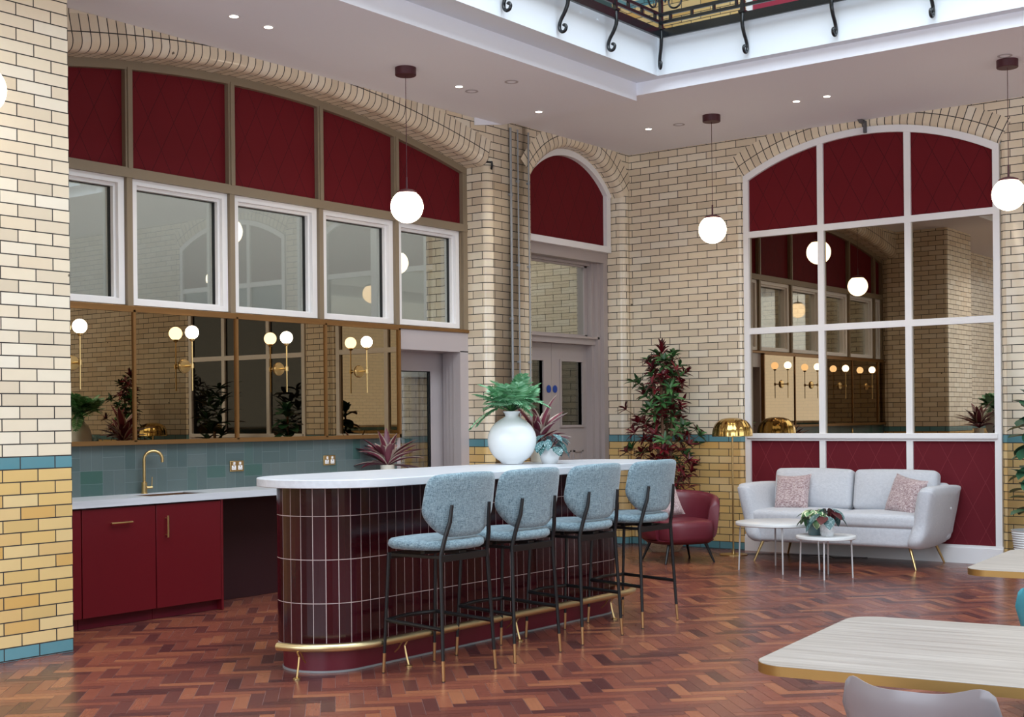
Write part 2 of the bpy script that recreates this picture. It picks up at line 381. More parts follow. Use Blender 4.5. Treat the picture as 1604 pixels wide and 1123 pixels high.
mb.face([(-6, -7, -.0015), (14, -7, -.0015), (14, 12, -.0015), (-6, 12, -.0015)], None, 1)
struct('floor', mb, [FLOOR, GROUT], smooth=0, wd=False)
# ------------------------------------------------------------------ walls and arches
YF = 8.14; XB = 12.9; ZC = 4.434; ZT = 4.93; Z0 = .083
MX = lambda a, d, z: (a, YF+d, z)
MY = lambda a, d, z: (XB+d, a, z)
def strip(mb, M, a0, a1, zl, zh, n=1, mi=0, d=0):
    for i in range(n):
        p, q = a0+(a1-a0)*i/n, a0+(a1-a0)*(i+1)/n
        f = zl if callable(zl) else (lambda t: zl); g = zh if callable(zh) else (lambda t: zh)
        mb.face([M(p, d, f(p)), M(q, d, f(q)), M(q, d, g(q)), M(p, d, g(p))], [(p, f(p)-Z0), (q, f(q)-Z0), (q, g(q)-Z0), (p, g(p)-Z0)], mi)
def poly(mb, pts, z0, z1, mi=0, u0=0):
    u = u0
    for a, b in zip(pts[:-1], pts[1:]):
        L = math.hypot(b[0]-a[0], b[1]-a[1])
        mb.face([(*a, z0), (*b, z0), (*b, z1), (*a, z1)], [(u, z0-Z0), (u+L, z0-Z0), (u+L, z1-Z0), (u, z1-Z0)], mi); u += L
def arc(cx, cy, r, a0, a1, n=8): return [(cx+r*math.cos(math.radians(a0+(a1-a0)*i/n)), cy+r*math.sin(math.radians(a0+(a1-a0)*i/n))) for i in range(n+1)]
def archz(ca, cz, R): return lambda a: cz+math.sqrt(max(0, R*R-(a-ca)**2))
def arch(mb, M, ca, cz, R, half, D, rb, n=56, r2=True):
    t0 = math.asin(half/R); prof = [(0, D, 0), (0, rb, 0)]
    for i in range(1, 8): t = PI/2*i/7; prof.append((rb*(1-math.cos(t)), rb*(1-math.sin(t))-.004, 1))
    prof += [(.132, -.004, 1)]+([(.258, -.004, 1)] if r2 else [])
    for k in range(len(prof)-1):
        a, b = prof[k], prof[k+1]; mi = b[2]
        def U(pp, kk):
            if mi == 0: return pp[1]
            if pp[0] >= .1319: return pp[0]-.132
            return -(.132-rb if pp[0] <= .132 and kk == 'x' else max(.132-pp[0], 0))-(0 if pp[0] > rb else (rb-pp[0])*.5)
        for i in range(n):
            p, q = -t0+2*t0*i/n, -t0+2*t0*(i+1)/n
            P = lambda pr, t: M(ca+(R+pr[0])*math.sin(t), pr[1], cz+(R+pr[0])*math.cos(t))
            mb.face([P(a, p), P(a, q), P(b, q), P(b, p)], [(U(a, 0), R*p), (U(a, 0), R*q), (U(b, 0), R*q), (U(b, 0), R*p)], mi)
# left wall (panelled bar bay and recessed door)
A1 = (7.614, -6.70, 10.98); H1 = 2.686; A2 = (11.917, 3.283, 1.085); H2 = .865
mb = MB()
strip(mb, MX, 2.0, 4.85, 0, ZT); strip(mb, MX, 4.85, 10.39, lambda a: archz(*A1)(min(max(a, 4.93), 10.3))+.08, ZT, 40)
strip(mb, MX, 10.39, 10.98, 0, ZT); strip(mb, MX, 10.98, 12.87, lambda a: archz(*A2)(min(max(a, 11.06), 12.78))+.07, ZT, 40); strip(mb, MX, 12.87, XB, 0, ZT)
poly(mb, [(10.3, 8.95), (10.3, YF+.09)]+arc(10.39, YF+.09, .09, 180, 270)[1:], 0, 4.07, u0=.11)
poly(mb, arc(10.98, YF+.09, .09, 270, 360)+[(11.07, 8.8)], 0, 4.06)
poly(mb, [(12.78, 8.8), (12.78, YF+.09)]+arc(12.87, YF+.09, .09, 180, 270)[1:], 0, 4.06, u0=.05)
poly(mb, [(4.93, YF), (4.93, 8.95)], 0, 4.1)
arch(mb, MX, *A1, H1, .5, .09); arch(mb, MX, *A2, H2, .5, .08, 40)
struct('wall_left', mb, [BR, BRR], smooth=50)
# back wall with two arched screens
B1 = (5.34, 1.505, 2.85); HB = 1.36; B2 = (2.06, 2.16, 2.19); HB2 = 1.14
mb = MB()
strip(mb, MY, 6.76, YF, 0, ZT); strip(mb, MY, 3.92, 6.76, lambda a: archz(*B1)(min(max(a, 3.98), 6.70))+.04, ZT, 40)
strip(mb, MY, 3.26, 3.92, 0, ZT); strip(mb, MY, .86, 3.26, lambda a: archz(*B2)(min(max(a, .92), 3.2))+.04, ZT, 30); strip(mb, MY, -6, .86, 0, ZT)
for a, b, sg in ((6.70, 6.76, 1), (3.98, 3.92, -1), (3.2, 3.26, 1), (.92, .86, -1)):
    pts = [(XB+.25, a), (XB+.06, a)]+[(XB+.06-.06*math.sin(t*PI/10), a+sg*.06*(1-math.cos(t*PI/10))) for t in range(1, 6)]
    poly(mb, pts, 0, 4.12)
arch(mb, MY, *B1, HB, .25, .055); arch(mb, MY, *B2, HB2, .25, .055, 40)
struct('wall_back', mb, [BR, BRR], smooth=50)
# free-standing return of the left wall beside the camera: pier with rounded corner
mb = MB(); XP = 5.0; YP = 7.31
poly(mb, [(3.9, 8.3), (3.9, YP), (XP-.012, YP)], 0, ZT, u0=.1)
poly(mb, [(XP-.012, YP)]+arc(XP-.03, YP+.03, .03, 285, 360, 5)+[(XP, 8.3)], 0, ZT, u0=.04)
struct('wall_pier', mb, BR, smooth=50)
# remaining shell of the hall (seen only in reflections) and upper storey
mb = MB(); poly(mb, [(-5, 12), (-5, -6), (XB, -6)], 0, ZT); poly(mb, [(-5, YF), (2.0, YF)], 0, ZT); struct('wall_front', mb, BR)
mb = MB(); poly(mb, [(XB, -6), (XB, YF), (-5, YF), (-5, -6), (XB, -6)], ZT, 8.9); struct('wall_upper', mb, BRU)
mb = MB(); mb.box(4.9, 13.2, 10.6, 10.7, 0, ZC); mb.box(13.2, 13.3, 8.6, 10.7, 0, ZC); mb.box(4.8, 4.9, 8.95, 11.3, 0, ZC)
struct('wall_corridor', mb, BR)
mb = MB(); mb.box(4.92, 12.95, 10.56, 10.598, 1.95, 4.2); struct('trim_3', mb, simple('pale_green_plaster', srgb(192, 196, 194), .8), smooth=0)
mb = MB(); mb.box(4.8, 13.3, 8.66, 11.3, 4.2, 4.25); struct('ceiling_corridor', mb, CEIL)
# ------------------------------------------------------------------ ceiling with atrium opening
XA, YA = 10.53, 6.54; XF, YFa = 10.43, 6.25; ZF = 4.55; X0, Y0 = -1.5, -4.0
mb = MB()
mb.box(XA, XB+.2, -6, YF+.4, ZC, ZF); mb.box(-5, XA, YA, YF+.4, ZC-.05, ZF)
mb.box(-5, X0, -6, YA, ZC, ZF); mb.box(X0, XA, -6, Y0, ZC, ZF)
mb.extrude([(10.10, 4.31), (10.10, 4.40), (10.55, 4.40), (10.53, 4.385)], YF-.02, YF-.004, mapf=lambda x, z, y: (x, y, z))
struct('ceiling', mb, CEIL, smooth=0)
mb = MB()
mb.box(XF, XB, -6, YF, ZF, ZT-.02); mb.box(-5, XF, YFa, YF, ZF, ZT-.02)
mb.box(-5, X0, -6, YFa, ZF, ZT-.02); mb.box(X0, XF, -6, Y0, ZF, ZT-.02)
for x, y, z in [(8.0+.0, YFa, 4.83), (8.35, YFa, 4.83), (9.2, YFa, 4.83), (9.45, YFa, 4.83)]: mb.lathe([(.012, 0), (.012, .012)], (x, y-.006, z), 10)
struct('trim_1', mb, FASC, smooth=0)
# glazed roof over the atrium
mb = MB(); mb.box(-5, XB, -6, YF, 8.9, 9.0); struct('ceiling_roof', mb, FASC)
# ------------------------------------------------------------------ arched screens in the back wall
def wall_box(mb, M, a0, a1, d0, d1, z0, z1, mi=0):
    mb.hexa([M(a0, d0, z0), M(a1, d0, z0), M(a1, d1, z0), M(a0, d1, z0), M(a0, d0, z1), M(a1, d0, z1), M(a1, d1, z1), M(a0, d1, z1)], mi)
def arch_bar(mb, M, ca, cz, R0, R1, half, d0, d1, n=40):
    t0 = math.asin(half/R1); rows = []
    for i in range(n+1):
        t = -t0+2*t0*i/n; s_, c = math.sin(t), math.cos(t)
        rows.append([M(ca+R*s_, d, cz+R*c) for R, d in ((R0, d0), (R1, d0), (R1, d1), (R0, d1))])
    mb.grid(rows, closev=True, cap0=True, cap1=True)
def arch_panel(mb, M, a0, a1, z0, f, d, n=14):
    strip(mb, M, a0, a1, z0, f, n, d=d)
def back_screen(name, B, h, cols, rows, d=.035):
    ca = B[0]; a0, a1 = ca-h, ca+h; root = sroot(name, MY(a0, d, 0)); f = archz(*B)
    ri = B[2]-.06; mb = MB(); w = .033
    wall_box(mb, MY, a0, a0+.062, d-.03, d+.06, 0, f(a0+.062)-.02); wall_box(mb, MY, a1-.062, a1, d-.03, d+.06, 0, f(a1-.062)-.02)
    arch_bar(mb, MY, B[0], B[1], ri, B[2]+.01, h, d-.034, d+.056)
    for c in cols: wall_box(mb, MY, c-w, c+w, d-.025, d+.05, .1, archz(B[0], B[1], ri)(c)+.02)
    for r in rows: wall_box(mb, MY, a0+.05, a1-.05, d-.027, d+.05, r-w, r+w)
    obj('frame', mb, WHITE, root, wd=False)
    mb = MB(); wall_box(mb, MY, a0-.01, a1+.01, d-.045, d+.05, 0, .15); wall_box(mb, MY, a0-.01, a1+.01, d-.035, d+.05, .15, .175); obj('skirting', mb, WHITE, root, wd=False)
    mb = MB(); wall_box(mb, MY, a0+.03, a1-.03, d-.05, d+.03, rows[0]-.012, rows[0]+.045); obj('dado_rail', mb, WHITE, root, bevel=.008)
    xs = [a0+.06]+[c for c in cols]+[a1-.06]
    for i in range(len(xs)-1):
        p = xs[i]+(w if i else 0)-.005; q = xs[i+1]-(w if i < len(xs)-2 else 0)+.005
        mb = MB(); strip(mb, MY, p, q, .1, rows[0], d=d); obj('lower_panel', mb, REDL, root, smooth=0)
        for k in range(1, len(rows)):
            mb = MB(); strip(mb, MY, p, q, rows[k-1], rows[k], d=d+.005); obj('mirror_pane', mb, MIRB if name == 'window_1' else MIRK, root, smooth=0)
        mb = MB(); arch_panel(mb, MY, p, q, rows[-1], lambda a: archz(B[0], B[1], ri)(a)+.01, d); obj('arched_panel', mb, RED, root, smooth=0)
    return root
back_screen('window_1', B1, HB, [4.883, 5.812], [1.215, 2.355, 3.39])
back_screen('window_2', B2, HB2, [1.68, 2.44], [1.215, 2.355, 3.39])
# ------------------------------------------------------------------ bar bay: frame, red panels, windows
DB = 8.40-YF; cols = [5.27, 6.262, 7.270, 8.280, 9.265]; fz = archz(*A1)
root = sroot('window_3', (5.0, 8.4, 0))
mb = MB()
arch_bar(mb, MX, A1[0], A1[1], A1[2]-.065, A1[2]+.01, H1, DB-.004, DB+.066)
for c in cols: wall_box(mb, MX, c-.034, c+.034, DB, DB+.07, 3.33, fz(c)-.03); wall_box(mb, MX, c-.017, c+.017, DB-.012, DB, 3.38, fz(c)-.05)
wall_box(mb, MX, 10.235, 10.3, DB, DB+.07, 2.30, 3.95); wall_box(mb, MX, 4.93, 4.99, DB, DB+.07, 2.3, 3.95)
wall_box(mb, MX, 4.95, 10.298, DB-.007, DB+.067, 3.31, 3.385)
for c in cols: wall_box(mb, MX, c-.026, c+.022, DB, DB+.17, 2.33, 3.33); wall_box(mb, MX, c+.022, c+.034, DB+.012, DB+.168, 2.335, 3.325)
wall_box(mb, MX, 10.20, 10.3, DB+.03, DB+.17, 2.33, 3.33)
obj('frame', mb, BEIGE, root, wd=False)
xs = [4.95]+cols+[10.27]
for i in range(6):
    mb = MB(); arch_panel(mb, MX, xs[i]+.015, xs[i+1]-.015, 3.37, lambda a: fz(a)-.05, DB+.045); obj('arched_panel', mb, RED, root, smooth=0)
    a, b = xs[i]+.03, (xs[i+1]-.03 if i < 5 else 10.205); z0, z1 = 2.345, 3.315
    mb = MB()
    for (p, q, r, s_) in ((a, a+.055, z0, z1), (b-.055, b, z0, z1), (a+.055, b-.055, z0, z0+.045), (a+.055, b-.055, z1-.05, z1)): wall_box(mb, MX, p, q, DB+.03, DB+.16, r, s_)
    for (p, q, r, s_) in ((a+.055, a+.075, z0+.045, z1-.05), (b-.075, b-.055, z0+.045, z1-.05), (a+.075, b-.075, z0+.045, z0+.055), (a+.075, b-.075, z1-.075, z1-.05)): wall_box(mb, MX, p, q, DB+.065, DB+.16, r, s_)
    obj('casement', mb, WHITE, root, wd=False)
    mb = MB(); wall_box(mb, MX, b-.086, b-.0751, DB+.10, DB+.124, z0+.056, z1-.076); wall_box(mb, MX, a+.076, b-.087, DB+.10, DB+.124, z1-.080, z1-.0755); obj('glass_edge_strip', mb, BLACK, root, smooth=0)  # thin black strip along the right and top edges of the pane
    mb = MB(); wall_box(mb, MX, a+.06, b-.06, DB+.125, DB+.131, z0+.04, z1-.06); obj('glass_pane', mb, GLASS, root, smooth=0)
mb = MB(); wall_box(mb, MX, 4.95, 10.3, DB-.012, DB+.05, 2.302, 2.335); obj('sill_bar', mb, GOLDF, root, bevel=.003)
# white door at the right end of the bay
root = sroot('door_1', (9.75, 8.4, 0)); mb = MB()
wall_box(mb, MX, 9.25, 10.3, DB+.005, DB+.10, 2.11, 2.31); wall_box(mb, MX, 10.175, 10.3, DB+.005, DB+.10, 0, 2.12); wall_box(mb, MX, 9.235, 9.285, DB+.005, DB+.45, 0, 2.12)
wall_box(mb, MX, 9.25, 10.3, DB+.10, DB+.45, 2.11, 2.2)
for k, (x0, d) in enumerate(((10.19, .10), (10.21, .16), (10.235, .22), (10.26, .27))): wall_box(mb, MX, x0, 10.32, DB+d, DB+d+.06, 0, 2.12)
obj('door_frame', mb, GREYP, root, wd=False)
YD = DB+.31; mb = MB()
for (p, q, r, s_) in ((9.28, 9.55, 0, 2.11), (10.07, 10.3, 0, 2.11), (9.55, 10.07, 1.925, 2.11), (9.55, 10.07, 0, .3)): wall_box(mb, MX, p, q, YD, YD+.045, r, s_)
leaf = obj('door_leaf', mb, GREYP, root)
mb = MB(); wall_box(mb, MX, 9.54, 10.08, YD+.02, YD+.026, .29, 1.93); obj('glass_pane', mb, GLASS, root, smooth=0)
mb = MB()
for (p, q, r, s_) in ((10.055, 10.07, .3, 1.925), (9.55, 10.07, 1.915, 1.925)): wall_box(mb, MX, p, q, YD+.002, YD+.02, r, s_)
obj('glass_edge_strip', mb, BLACK, root, smooth=0)
# ------------------------------------------------------------------ recessed double door
root = sroot('door_2', (11.92, 8.4, 0)); D1 = 8.30-YF
mb = MB(); arch_bar(mb, MX, A2[0], A2[1], 1.016, 1.10, .86, D1-.008, D1+.072)
wall_box(mb, MX, 12.675, 12.755, D1, D1+.08, 3.33, 3.99); wall_box(mb, MX, 11.08, 11.16, D1, D1+.08, 3.33, 3.99); wall_box(mb, MX, 11.08, 12.755, D1-.004, D1+.08, 3.315, 3.385)
obj('arch_frame', mb, WHITE, root, wd=False)
mb = MB(); arch_panel(mb, MX, 11.15, 12.69, 3.35, lambda a: archz(A2[0], A2[1], 1.03)(a), D1+.05, 24); obj('arched_panel', mb, RED, root, smooth=0)
mb = MB(); D2 = 8.37-YF
wall_box(mb, MX, 11.06, 12.8, D2-.004, D2+.116, 3.20, 3.318)
for s_ in (-1, 1):
    c = 11.917; g = lambda x: c+s_*x
    for (a, b, d0, d1, z1) in ((.78, .87, D2, D2+.2, 3.32), (.73, .79, D2+.05, D2+.25, 3.25), (.68, .74, D2+.10, D2+.3, 3.22)):
        wall_box(mb, MX, min(g(a), g(b)), max(g(a), g(b)), d0, d1, 0, z1)
wall_box(mb, MX, 11.15, 12.7, D2+.12, D2+.25, 3.17, 3.22)
wall_box(mb, MX, 11.2, 12.66, D2+.08, D2+.24, 2.27, 2.36); wall_box(mb, MX, 11.16, 12.68, D2+.05, D2+.24, 2.335, 2.36)
obj('door_frame', mb, DOORP, root, wd=False)
mb = MB()
for (a, b, z0, z1) in ((11.2, 11.29, 2.36, 3.2), (12.545, 12.66, 2.36, 3.2), (11.2, 12.66, 3.15, 3.2), (11.2, 12.66, 2.36, 2.385)): wall_box(mb, MX, a, b, D2+.16, D2+.2, z0, z1)
obj('transom_frame', mb, DOORP, root, wd=False)
mb = MB(); wall_box(mb, MX, 11.28, 12.56, D2+.175, D2+.18, 2.37, 3.17); obj('transom_pane', mb, GLASS, root, smooth=0)
DL = 8.55-YF
for k, (x0, x1) in enumerate(((11.195, 11.915), (11.92, 12.64))):
    gx0, gx1 = (x0+.16, x1-.16) if k else (x0+.16, x1-.16); gx0, gx1 = ((12.085, 12.50) if k else (11.335, 11.75)); gz0, gz1 = 1.36, 2.075
    mb = MB()
    for (a, b, r, s_) in ((x0, gx0, .01, 2.27), (gx1, x1, .01, 2.27), (gx0, gx1, gz1, 2.27), (gx0, gx1, .01, gz0)): wall_box(mb, MX, a, b, DL, DL+.045, r, s_)
    lf = obj('door_leaf', mb, DOORP, root)
    mb = MB(); t = .022
    for (a, b, r, s_) in ((gx0-t, gx0+.004, gz0-t, gz1+t), (gx1-.004, gx1+t, gz0-t, gz1+t), (gx0, gx1, gz1, gz1+t), (gx0, gx1, gz0-t, gz0+.004)): wall_box(mb, MX, a, b, DL-.018, DL, r, s_)
    for a0 in (gx0, gx0+.235):
        a1 = a0+.18
        for (a, b, r, s_) in ((a0, a0+.02, .25, 1.08), (a1-.02, a1, .25, 1.08), (a0, a1, 1.06, 1.08), (a0, a1, .25, .27)): wall_box(mb, MX, a, b, DL-.014, DL, r, s_)
    o = obj('moulding', mb, DOORP, root, wd=False)
    mb = MB(); wall_box(mb, MX, gx0, gx1, DL+.02, DL+.026, gz0, gz1); obj('glass_pane', mb, GLASSD, root, smooth=0)
BLUE = simple('blue_sticker', srgb(18, 62, 148), .4)
for x, lb in ((11.858, 'left of the pair'), (11.975, 'right of the pair')):
    mb = MB(); mb.lathe([(0, 0), (.042, 0), (.042, .002), (0, .002)], n=24)
    mb.move(Matrix.Translation((x, 8.545, 1.765)) @ Matrix.Rotation(PI/2, 4, 'X'))
    tag(obj('door_sign', mb, BLUE, None, smooth=0), 'round blue fire door sticker on the taupe double doors, '+lb, 'sign', 'round blue door stickers')
# ------------------------------------------------------------------ mirror strip, sconces, splashback
root = thing('wall_mirror', (7.5, 8.39, 1.29), 'long bronze tinted mirror in brass framed panes above the tiled splashback', 'mirror')
mb = MB(); wall_box(mb, MX, 4.95, 9.25, DB-.045, DB+.02, 1.278, 1.312)
wall_box(mb, MX, 4.95, 9.25, DB-.045, DB+.02, 2.285, 2.302)
for c in (5.262, 6.262, 7.270, 8.280): wall_box(mb, MX, c-.011, c+.011, DB-.045, DB-.0, 1.30, 2.30)
wall_box(mb, MX, 9.225, 9.25, DB-.045, DB+.02, 1.28, 2.30)
obj('frame', mb, GOLDF, root, wd=False)
for i, (a, b) in enumerate(((4.95, 5.255), (5.27, 6.255), (6.27, 7.262), (7.28, 8.272), (8.29, 9.228))):
    mb = MB(); t = [.000, .0012, -.0022, .0015, -.003][i]   # each pane hung very slightly out of true
    p = [MX(a, DB-.03+t, 1.31), MX(b, DB-.03-t, 1.31), MX(b, DB-.03-t, 2.287), MX(a, DB-.03+t, 2.287)]
    q = [(x, y+.006, z) for x, y, z in p]; mb.hexa([p[0], p[1], q[1], q[0], p[3], p[2], q[2], q[3]]); obj('mirror_pane', mb, MIRR, root, smooth=0)
def sconce(x, label):
    r = thing('wall_sconce', (x, 8.37, 1.885), label, 'wall lamp', 'brass globe wall lamps on the bronze mirror')
    mb = MB(); mb.lathe([(0, 0), (.052, 0), (.056, .006), (.05, .018), (.0, .022)], n=28); mb.move(Matrix.Rotation(PI/2, 4, 'X')); obj('wall_plate', mb, BRASS, r, world=False)
    mb = MB(); mb.tube([(0, -.02, 0), (0, -.1, 0)], .008, 10); mb.lathe([(.0, -.018), (.014, -.018), (.014, .018), (0, .018)], (0, -.1, 0), 14); obj('arm', mb, BRASS, r, world=False)
    mb = MB(); mb.tube([(0, -.1, -.195), (0, -.1, .215)], .0055, 8); mb.lathe([(.006, .19), (.02, .2), (.022, .214), (0, .214)], (0, -.1, 0), 16); obj('rod', mb, BRASS, r, world=False)
    mb = MB(); mb.lathe([(.0525*math.sin(PI*i/14), -.0525*math.cos(PI*i/14)) for i in range(15)], (0, -.1, .262), 24); obj('globe', mb, GLOBS, r, world=False)
    return r
s0 = sconce(6.735, 'brass wall lamp with round globe on the mirror above the tap')
dup(s0, (5.72, 8.37, 1.885), label='brass wall lamp with round globe half hidden behind the brick pier')
dup(s0, (7.73, 8.37, 1.885), label='brass wall lamp with round globe on the mirror, second from the white door')
dup(s0, (8.70, 8.37, 1.885), label='brass wall lamp with round globe on the mirror pane nearest the white door')
# splashback tiles
def tile_mat():
    N = NT('teal_grey_tile', rough=.3); a = N.n('ShaderNodeAttribute', attribute_name='rnd').outputs['Fac']; uv = N.n('ShaderNodeUVMap', uv_map='UVMap').outputs[0]
    c = N.ramp(a, [(0, srgb(80, 96, 94)), (.45, srgb(92, 105, 103)), (.75, srgb(98, 109, 107)), (.86, srgb(72, 98, 92)), (1, srgb(58, 92, 80))])
    N.l(N.mix(N.math('MULTIPLY', N.noise(uv, 30, 3), .3), c, srgb(78, 92, 98)), N.b.inputs['Base Color']); N.bump(N.noise(uv, 14), .2, .005); return N.m
mb = MB(); s_ = .196; yy = 8.405; z00 = .895; g = .0012
for i in range(-1, 22):
    for j in range(2):
        x0 = 5.02+i*s_; z0 = z00+j*s_
        for k in range(2):
            a, b, c, d = (x0+k*s_/2, x0+(k+1)*s_/2, z0, z0+s_) if (i+j) % 2 else (x0, x0+s_, z0+k*s_/2, z0+(k+1)*s_/2)
            b = min(b, 9.235); a = min(a, 9.235)
            mb.face([(a+g, yy, c+g), (b-g, yy, c+g), (b-g, yy, d-g), (a+g, yy, d-g)], None, 0, random.random())
mb.box(4.93, 9.24, yy+.001, yy+.5, 0, 1.30, 1)
struct('trim_2', mb, [tile_mat(), simple('tile_grout', srgb(128, 140, 142), .7)], smooth=0, wd=False)
# ------------------------------------------------------------------ bar cabinets, worktop, sink, tap, sockets
YC = 7.95
def cab(x0, x1, label, handle):
    r = thing('base_cabinet', ((x0+x1)/2, 8.16, 0), label, 'cabinet')
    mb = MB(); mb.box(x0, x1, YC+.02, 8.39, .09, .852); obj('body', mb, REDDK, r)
    mb = MB(); mb.box(x0, x1, YC+.055, YC+.07, .002, .09); obj('plinth', mb, BURGP, r)
    mb = MB(); mb.box(x0+.002, x1-.002, YC, YC+.02, .085, .842); d = obj('door', mb, REDCAB, r, bevel=.002)
    mb = MB()
    if handle == 'h': a, b = (-.09, .735), (.09, .735)
    else: a, b = (handle, .76), (handle, .60)
    xm = (x0+x1)/2; A = Vector((xm+a[0] if handle == 'h' else a[0], YC-.03, a[1])); B = Vector((xm+b[0] if handle == 'h' else b[0], YC-.03, b[1])); t = (B-A)*.12
    mb.tube([A, B], .0075, 10)
    for p in (A+t, B-t): mb.tube([p, p+Vector((0, .03, 0))], .005, 8)
    o = obj('handle', mb, BRASS, d, world=False); o.data.transform(Matrix.Translation(-r.location))
    return r
cab(5.02, 5.495, 'red cabinet door mostly hidden behind the brick pier', 'h')
cab(5.50, 6.125, 'red cabinet door with a horizontal brass bar handle near its top', 'h')
cab(6.13, 6.735, 'red cabinet door with a vertical brass bar handle beside its left edge', 6.215)
mb = MB(); mb.box(6.737, 6.757, YC, 8.39, .002, .852); tag(obj('end_panel', mb, REDCAB, bevel=.0015), 'red upright end panel between the cabinets and the open knee space', 'panel')
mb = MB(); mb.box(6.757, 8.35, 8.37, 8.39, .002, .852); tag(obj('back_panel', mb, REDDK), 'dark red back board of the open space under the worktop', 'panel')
cab(8.35, 9.2, 'red cabinet under the worktop end, hidden behind the tiled island', 8.42)
tap_x, sx0, sx1, sy0, sy1 = 6.33, 6.12, 6.66, 8.0, 8.30
mb = MB(); z0, z1 = .854, .905; Yb = 8.403
for (a, b, c, d) in ((5.02, sx0, YC-.02, Yb), (sx1, 9.235, YC-.02, Yb), (sx0, sx1, YC-.02, sy0), (sx0, sx1, sy1, Yb)): mb.box(a, b, c, d, z0, z1)
tag(obj('worktop', mb, TOPW, smooth=0, wd=False), 'long white worktop on the red cabinets under the teal splashback', 'worktop')
mb = MB(); mb.box(sx0, sx1, sy0, sy0+.01, .72, .899); mb.box(sx0, sx1, sy1-.01, sy1, .72, .899); mb.box(sx0, sx0+.01, sy0, sy1, .72, .899); mb.box(sx1-.01, sx1, sy0, sy1, .72, .899); mb.box(sx0, sx1, sy0, sy1, .71, .72)
tag(obj('sink', mb, simple('copper_brown_sink', srgb(118, 84, 62), .35, .5)), 'bronze undermount sink sunk into the white worktop below the tap', 'sink')
r = thing('mixer_tap', (tap_x, 8.35, .905), 'brushed brass swan neck tap behind the sink', 'tap')
mb = MB(); mb.lathe([(.026, 0), (.026, .004), (.021, .006), (.021, .085), (.013, .09), (.0, .09)], n=20); obj('body', mb, BRASS, r, world=False)
pth = [(0, 0, .08), (0, 0, .26)]+[(0+.062-.062*math.cos(t*PI/12), -.03*(1-math.cos(t*PI/12)), .26+.062*math.sin(t*PI/12)) for t in range(1, 13)]+[(.124, -.06, .235)]
mb = MB(); mb.tube(pth, .0115, 12); obj('spout', mb, BRASS, r, world=False)
mb = MB(); mb.tube([(.018, -.005, .045), (.06, -.02, .045)], .011, 10); mb.tube([(.055, -.018, .045), (.058, -.02, .125)], .0035, 8); obj('lever', mb, BRASS, r, world=False)
def socket(x, z, label, w=.146):
    r = thing('double_socket', (x, 8.4, z), label, 'socket', 'brass double sockets on the splashback')
    mb = MB(); mb.box(-w/2, w/2, -.006, 0, -.043, .043); obj('plate', mb, BRASS, r, world=False, bevel=.003)
    for sx in (-.034, .034):
        mb = MB(); mb.box(sx-.022, sx+.022, -.0085, -.005, -.03, .006); mb.box(sx-.006 if sx < 0 else sx-.012, sx+.012 if sx < 0 else sx+.006, -.012, -.005, .012, .034); obj('socket_face', mb, SOCKW, r, world=False, bevel=.001)
        mb = MB(); mb.box(sx-.003, sx+.003, -.0092, -.0084, -.008, .002); mb.box(sx-.012, sx-.006, -.0092, -.0084, -.022, -.018); mb.box(sx+.006, sx+.012, -.0092, -.0084, -.022, -.018); obj('pin_hole', mb, BLACK, r, world=False, smooth=0)
    return r
so = socket(7.285, 1.08, 'brass double socket on the splashback nearer the tap')
dup(so, (8.345, 8.4, 1.095), label='brass double socket on the splashback right of the island tip')
mb = MB(); mb.box(9.0, 9.075, 8.394, 8.4, 1.13, 1.21); tag(obj('switch_plate', mb, BRASS, bevel=.002), 'plain brass plate on the splashback above the red and cream plant', 'plate')
# ------------------------------------------------------------------ island
IX0, IX1, IY0, IY1, IR = 5.28, 8.44, 5.33, 5.91, .29
root = thing('bar_island', (6.9, 5.6, 0), 'long bar island clad in glossy burgundy upright tiles with rounded ends', 'bar island')
def itile():
    N = NT('burgundy_gloss_tile', rough=.16, spec=.4); a = N.n('ShaderNodeAttribute', attribute_name='rnd').outputs['Fac']
    N.l(N.ramp(a, [(0, srgb(44, 8, 14)), (.5, srgb(50, 9, 17)), (.85, srgb(56, 11, 20)), (1, srgb(48, 12, 14))]), N.b.inputs['Base Color'])
    N.bump(N.noise(N.n('ShaderNodeTexCoord').outputs['Object'], 9, 2), .12, .01); return N.m
mb = MB(); out = stad(IX0, IX1, IY0, IY1, IR, 24)
path = []; L = [0]
for i, p in enumerate(out+[out[0]]):
    if i: L.append(L[-1]+math.hypot(p[0]-path[-1][0], p[1]-path[-1][1]))
    path.append(p)
def at_len(s):
    s %= L[-1]
    for i in range(1, len(L)):
        if L[i] >= s: k = (s-L[i-1])/max(1e-9, L[i]-L[i-1]); return Vector((path[i-1][0]+(path[i][0]-path[i-1][0])*k, path[i-1][1]+(path[i][1]-path[i-1][1])*k, 0))
    return Vector((*path[0], 0))
nt = round(L[-1]/.0745); tw = L[-1]/nt
rows = [.152, .402, .652, .902, 1.072]; rows = [.16]+rows[1:]
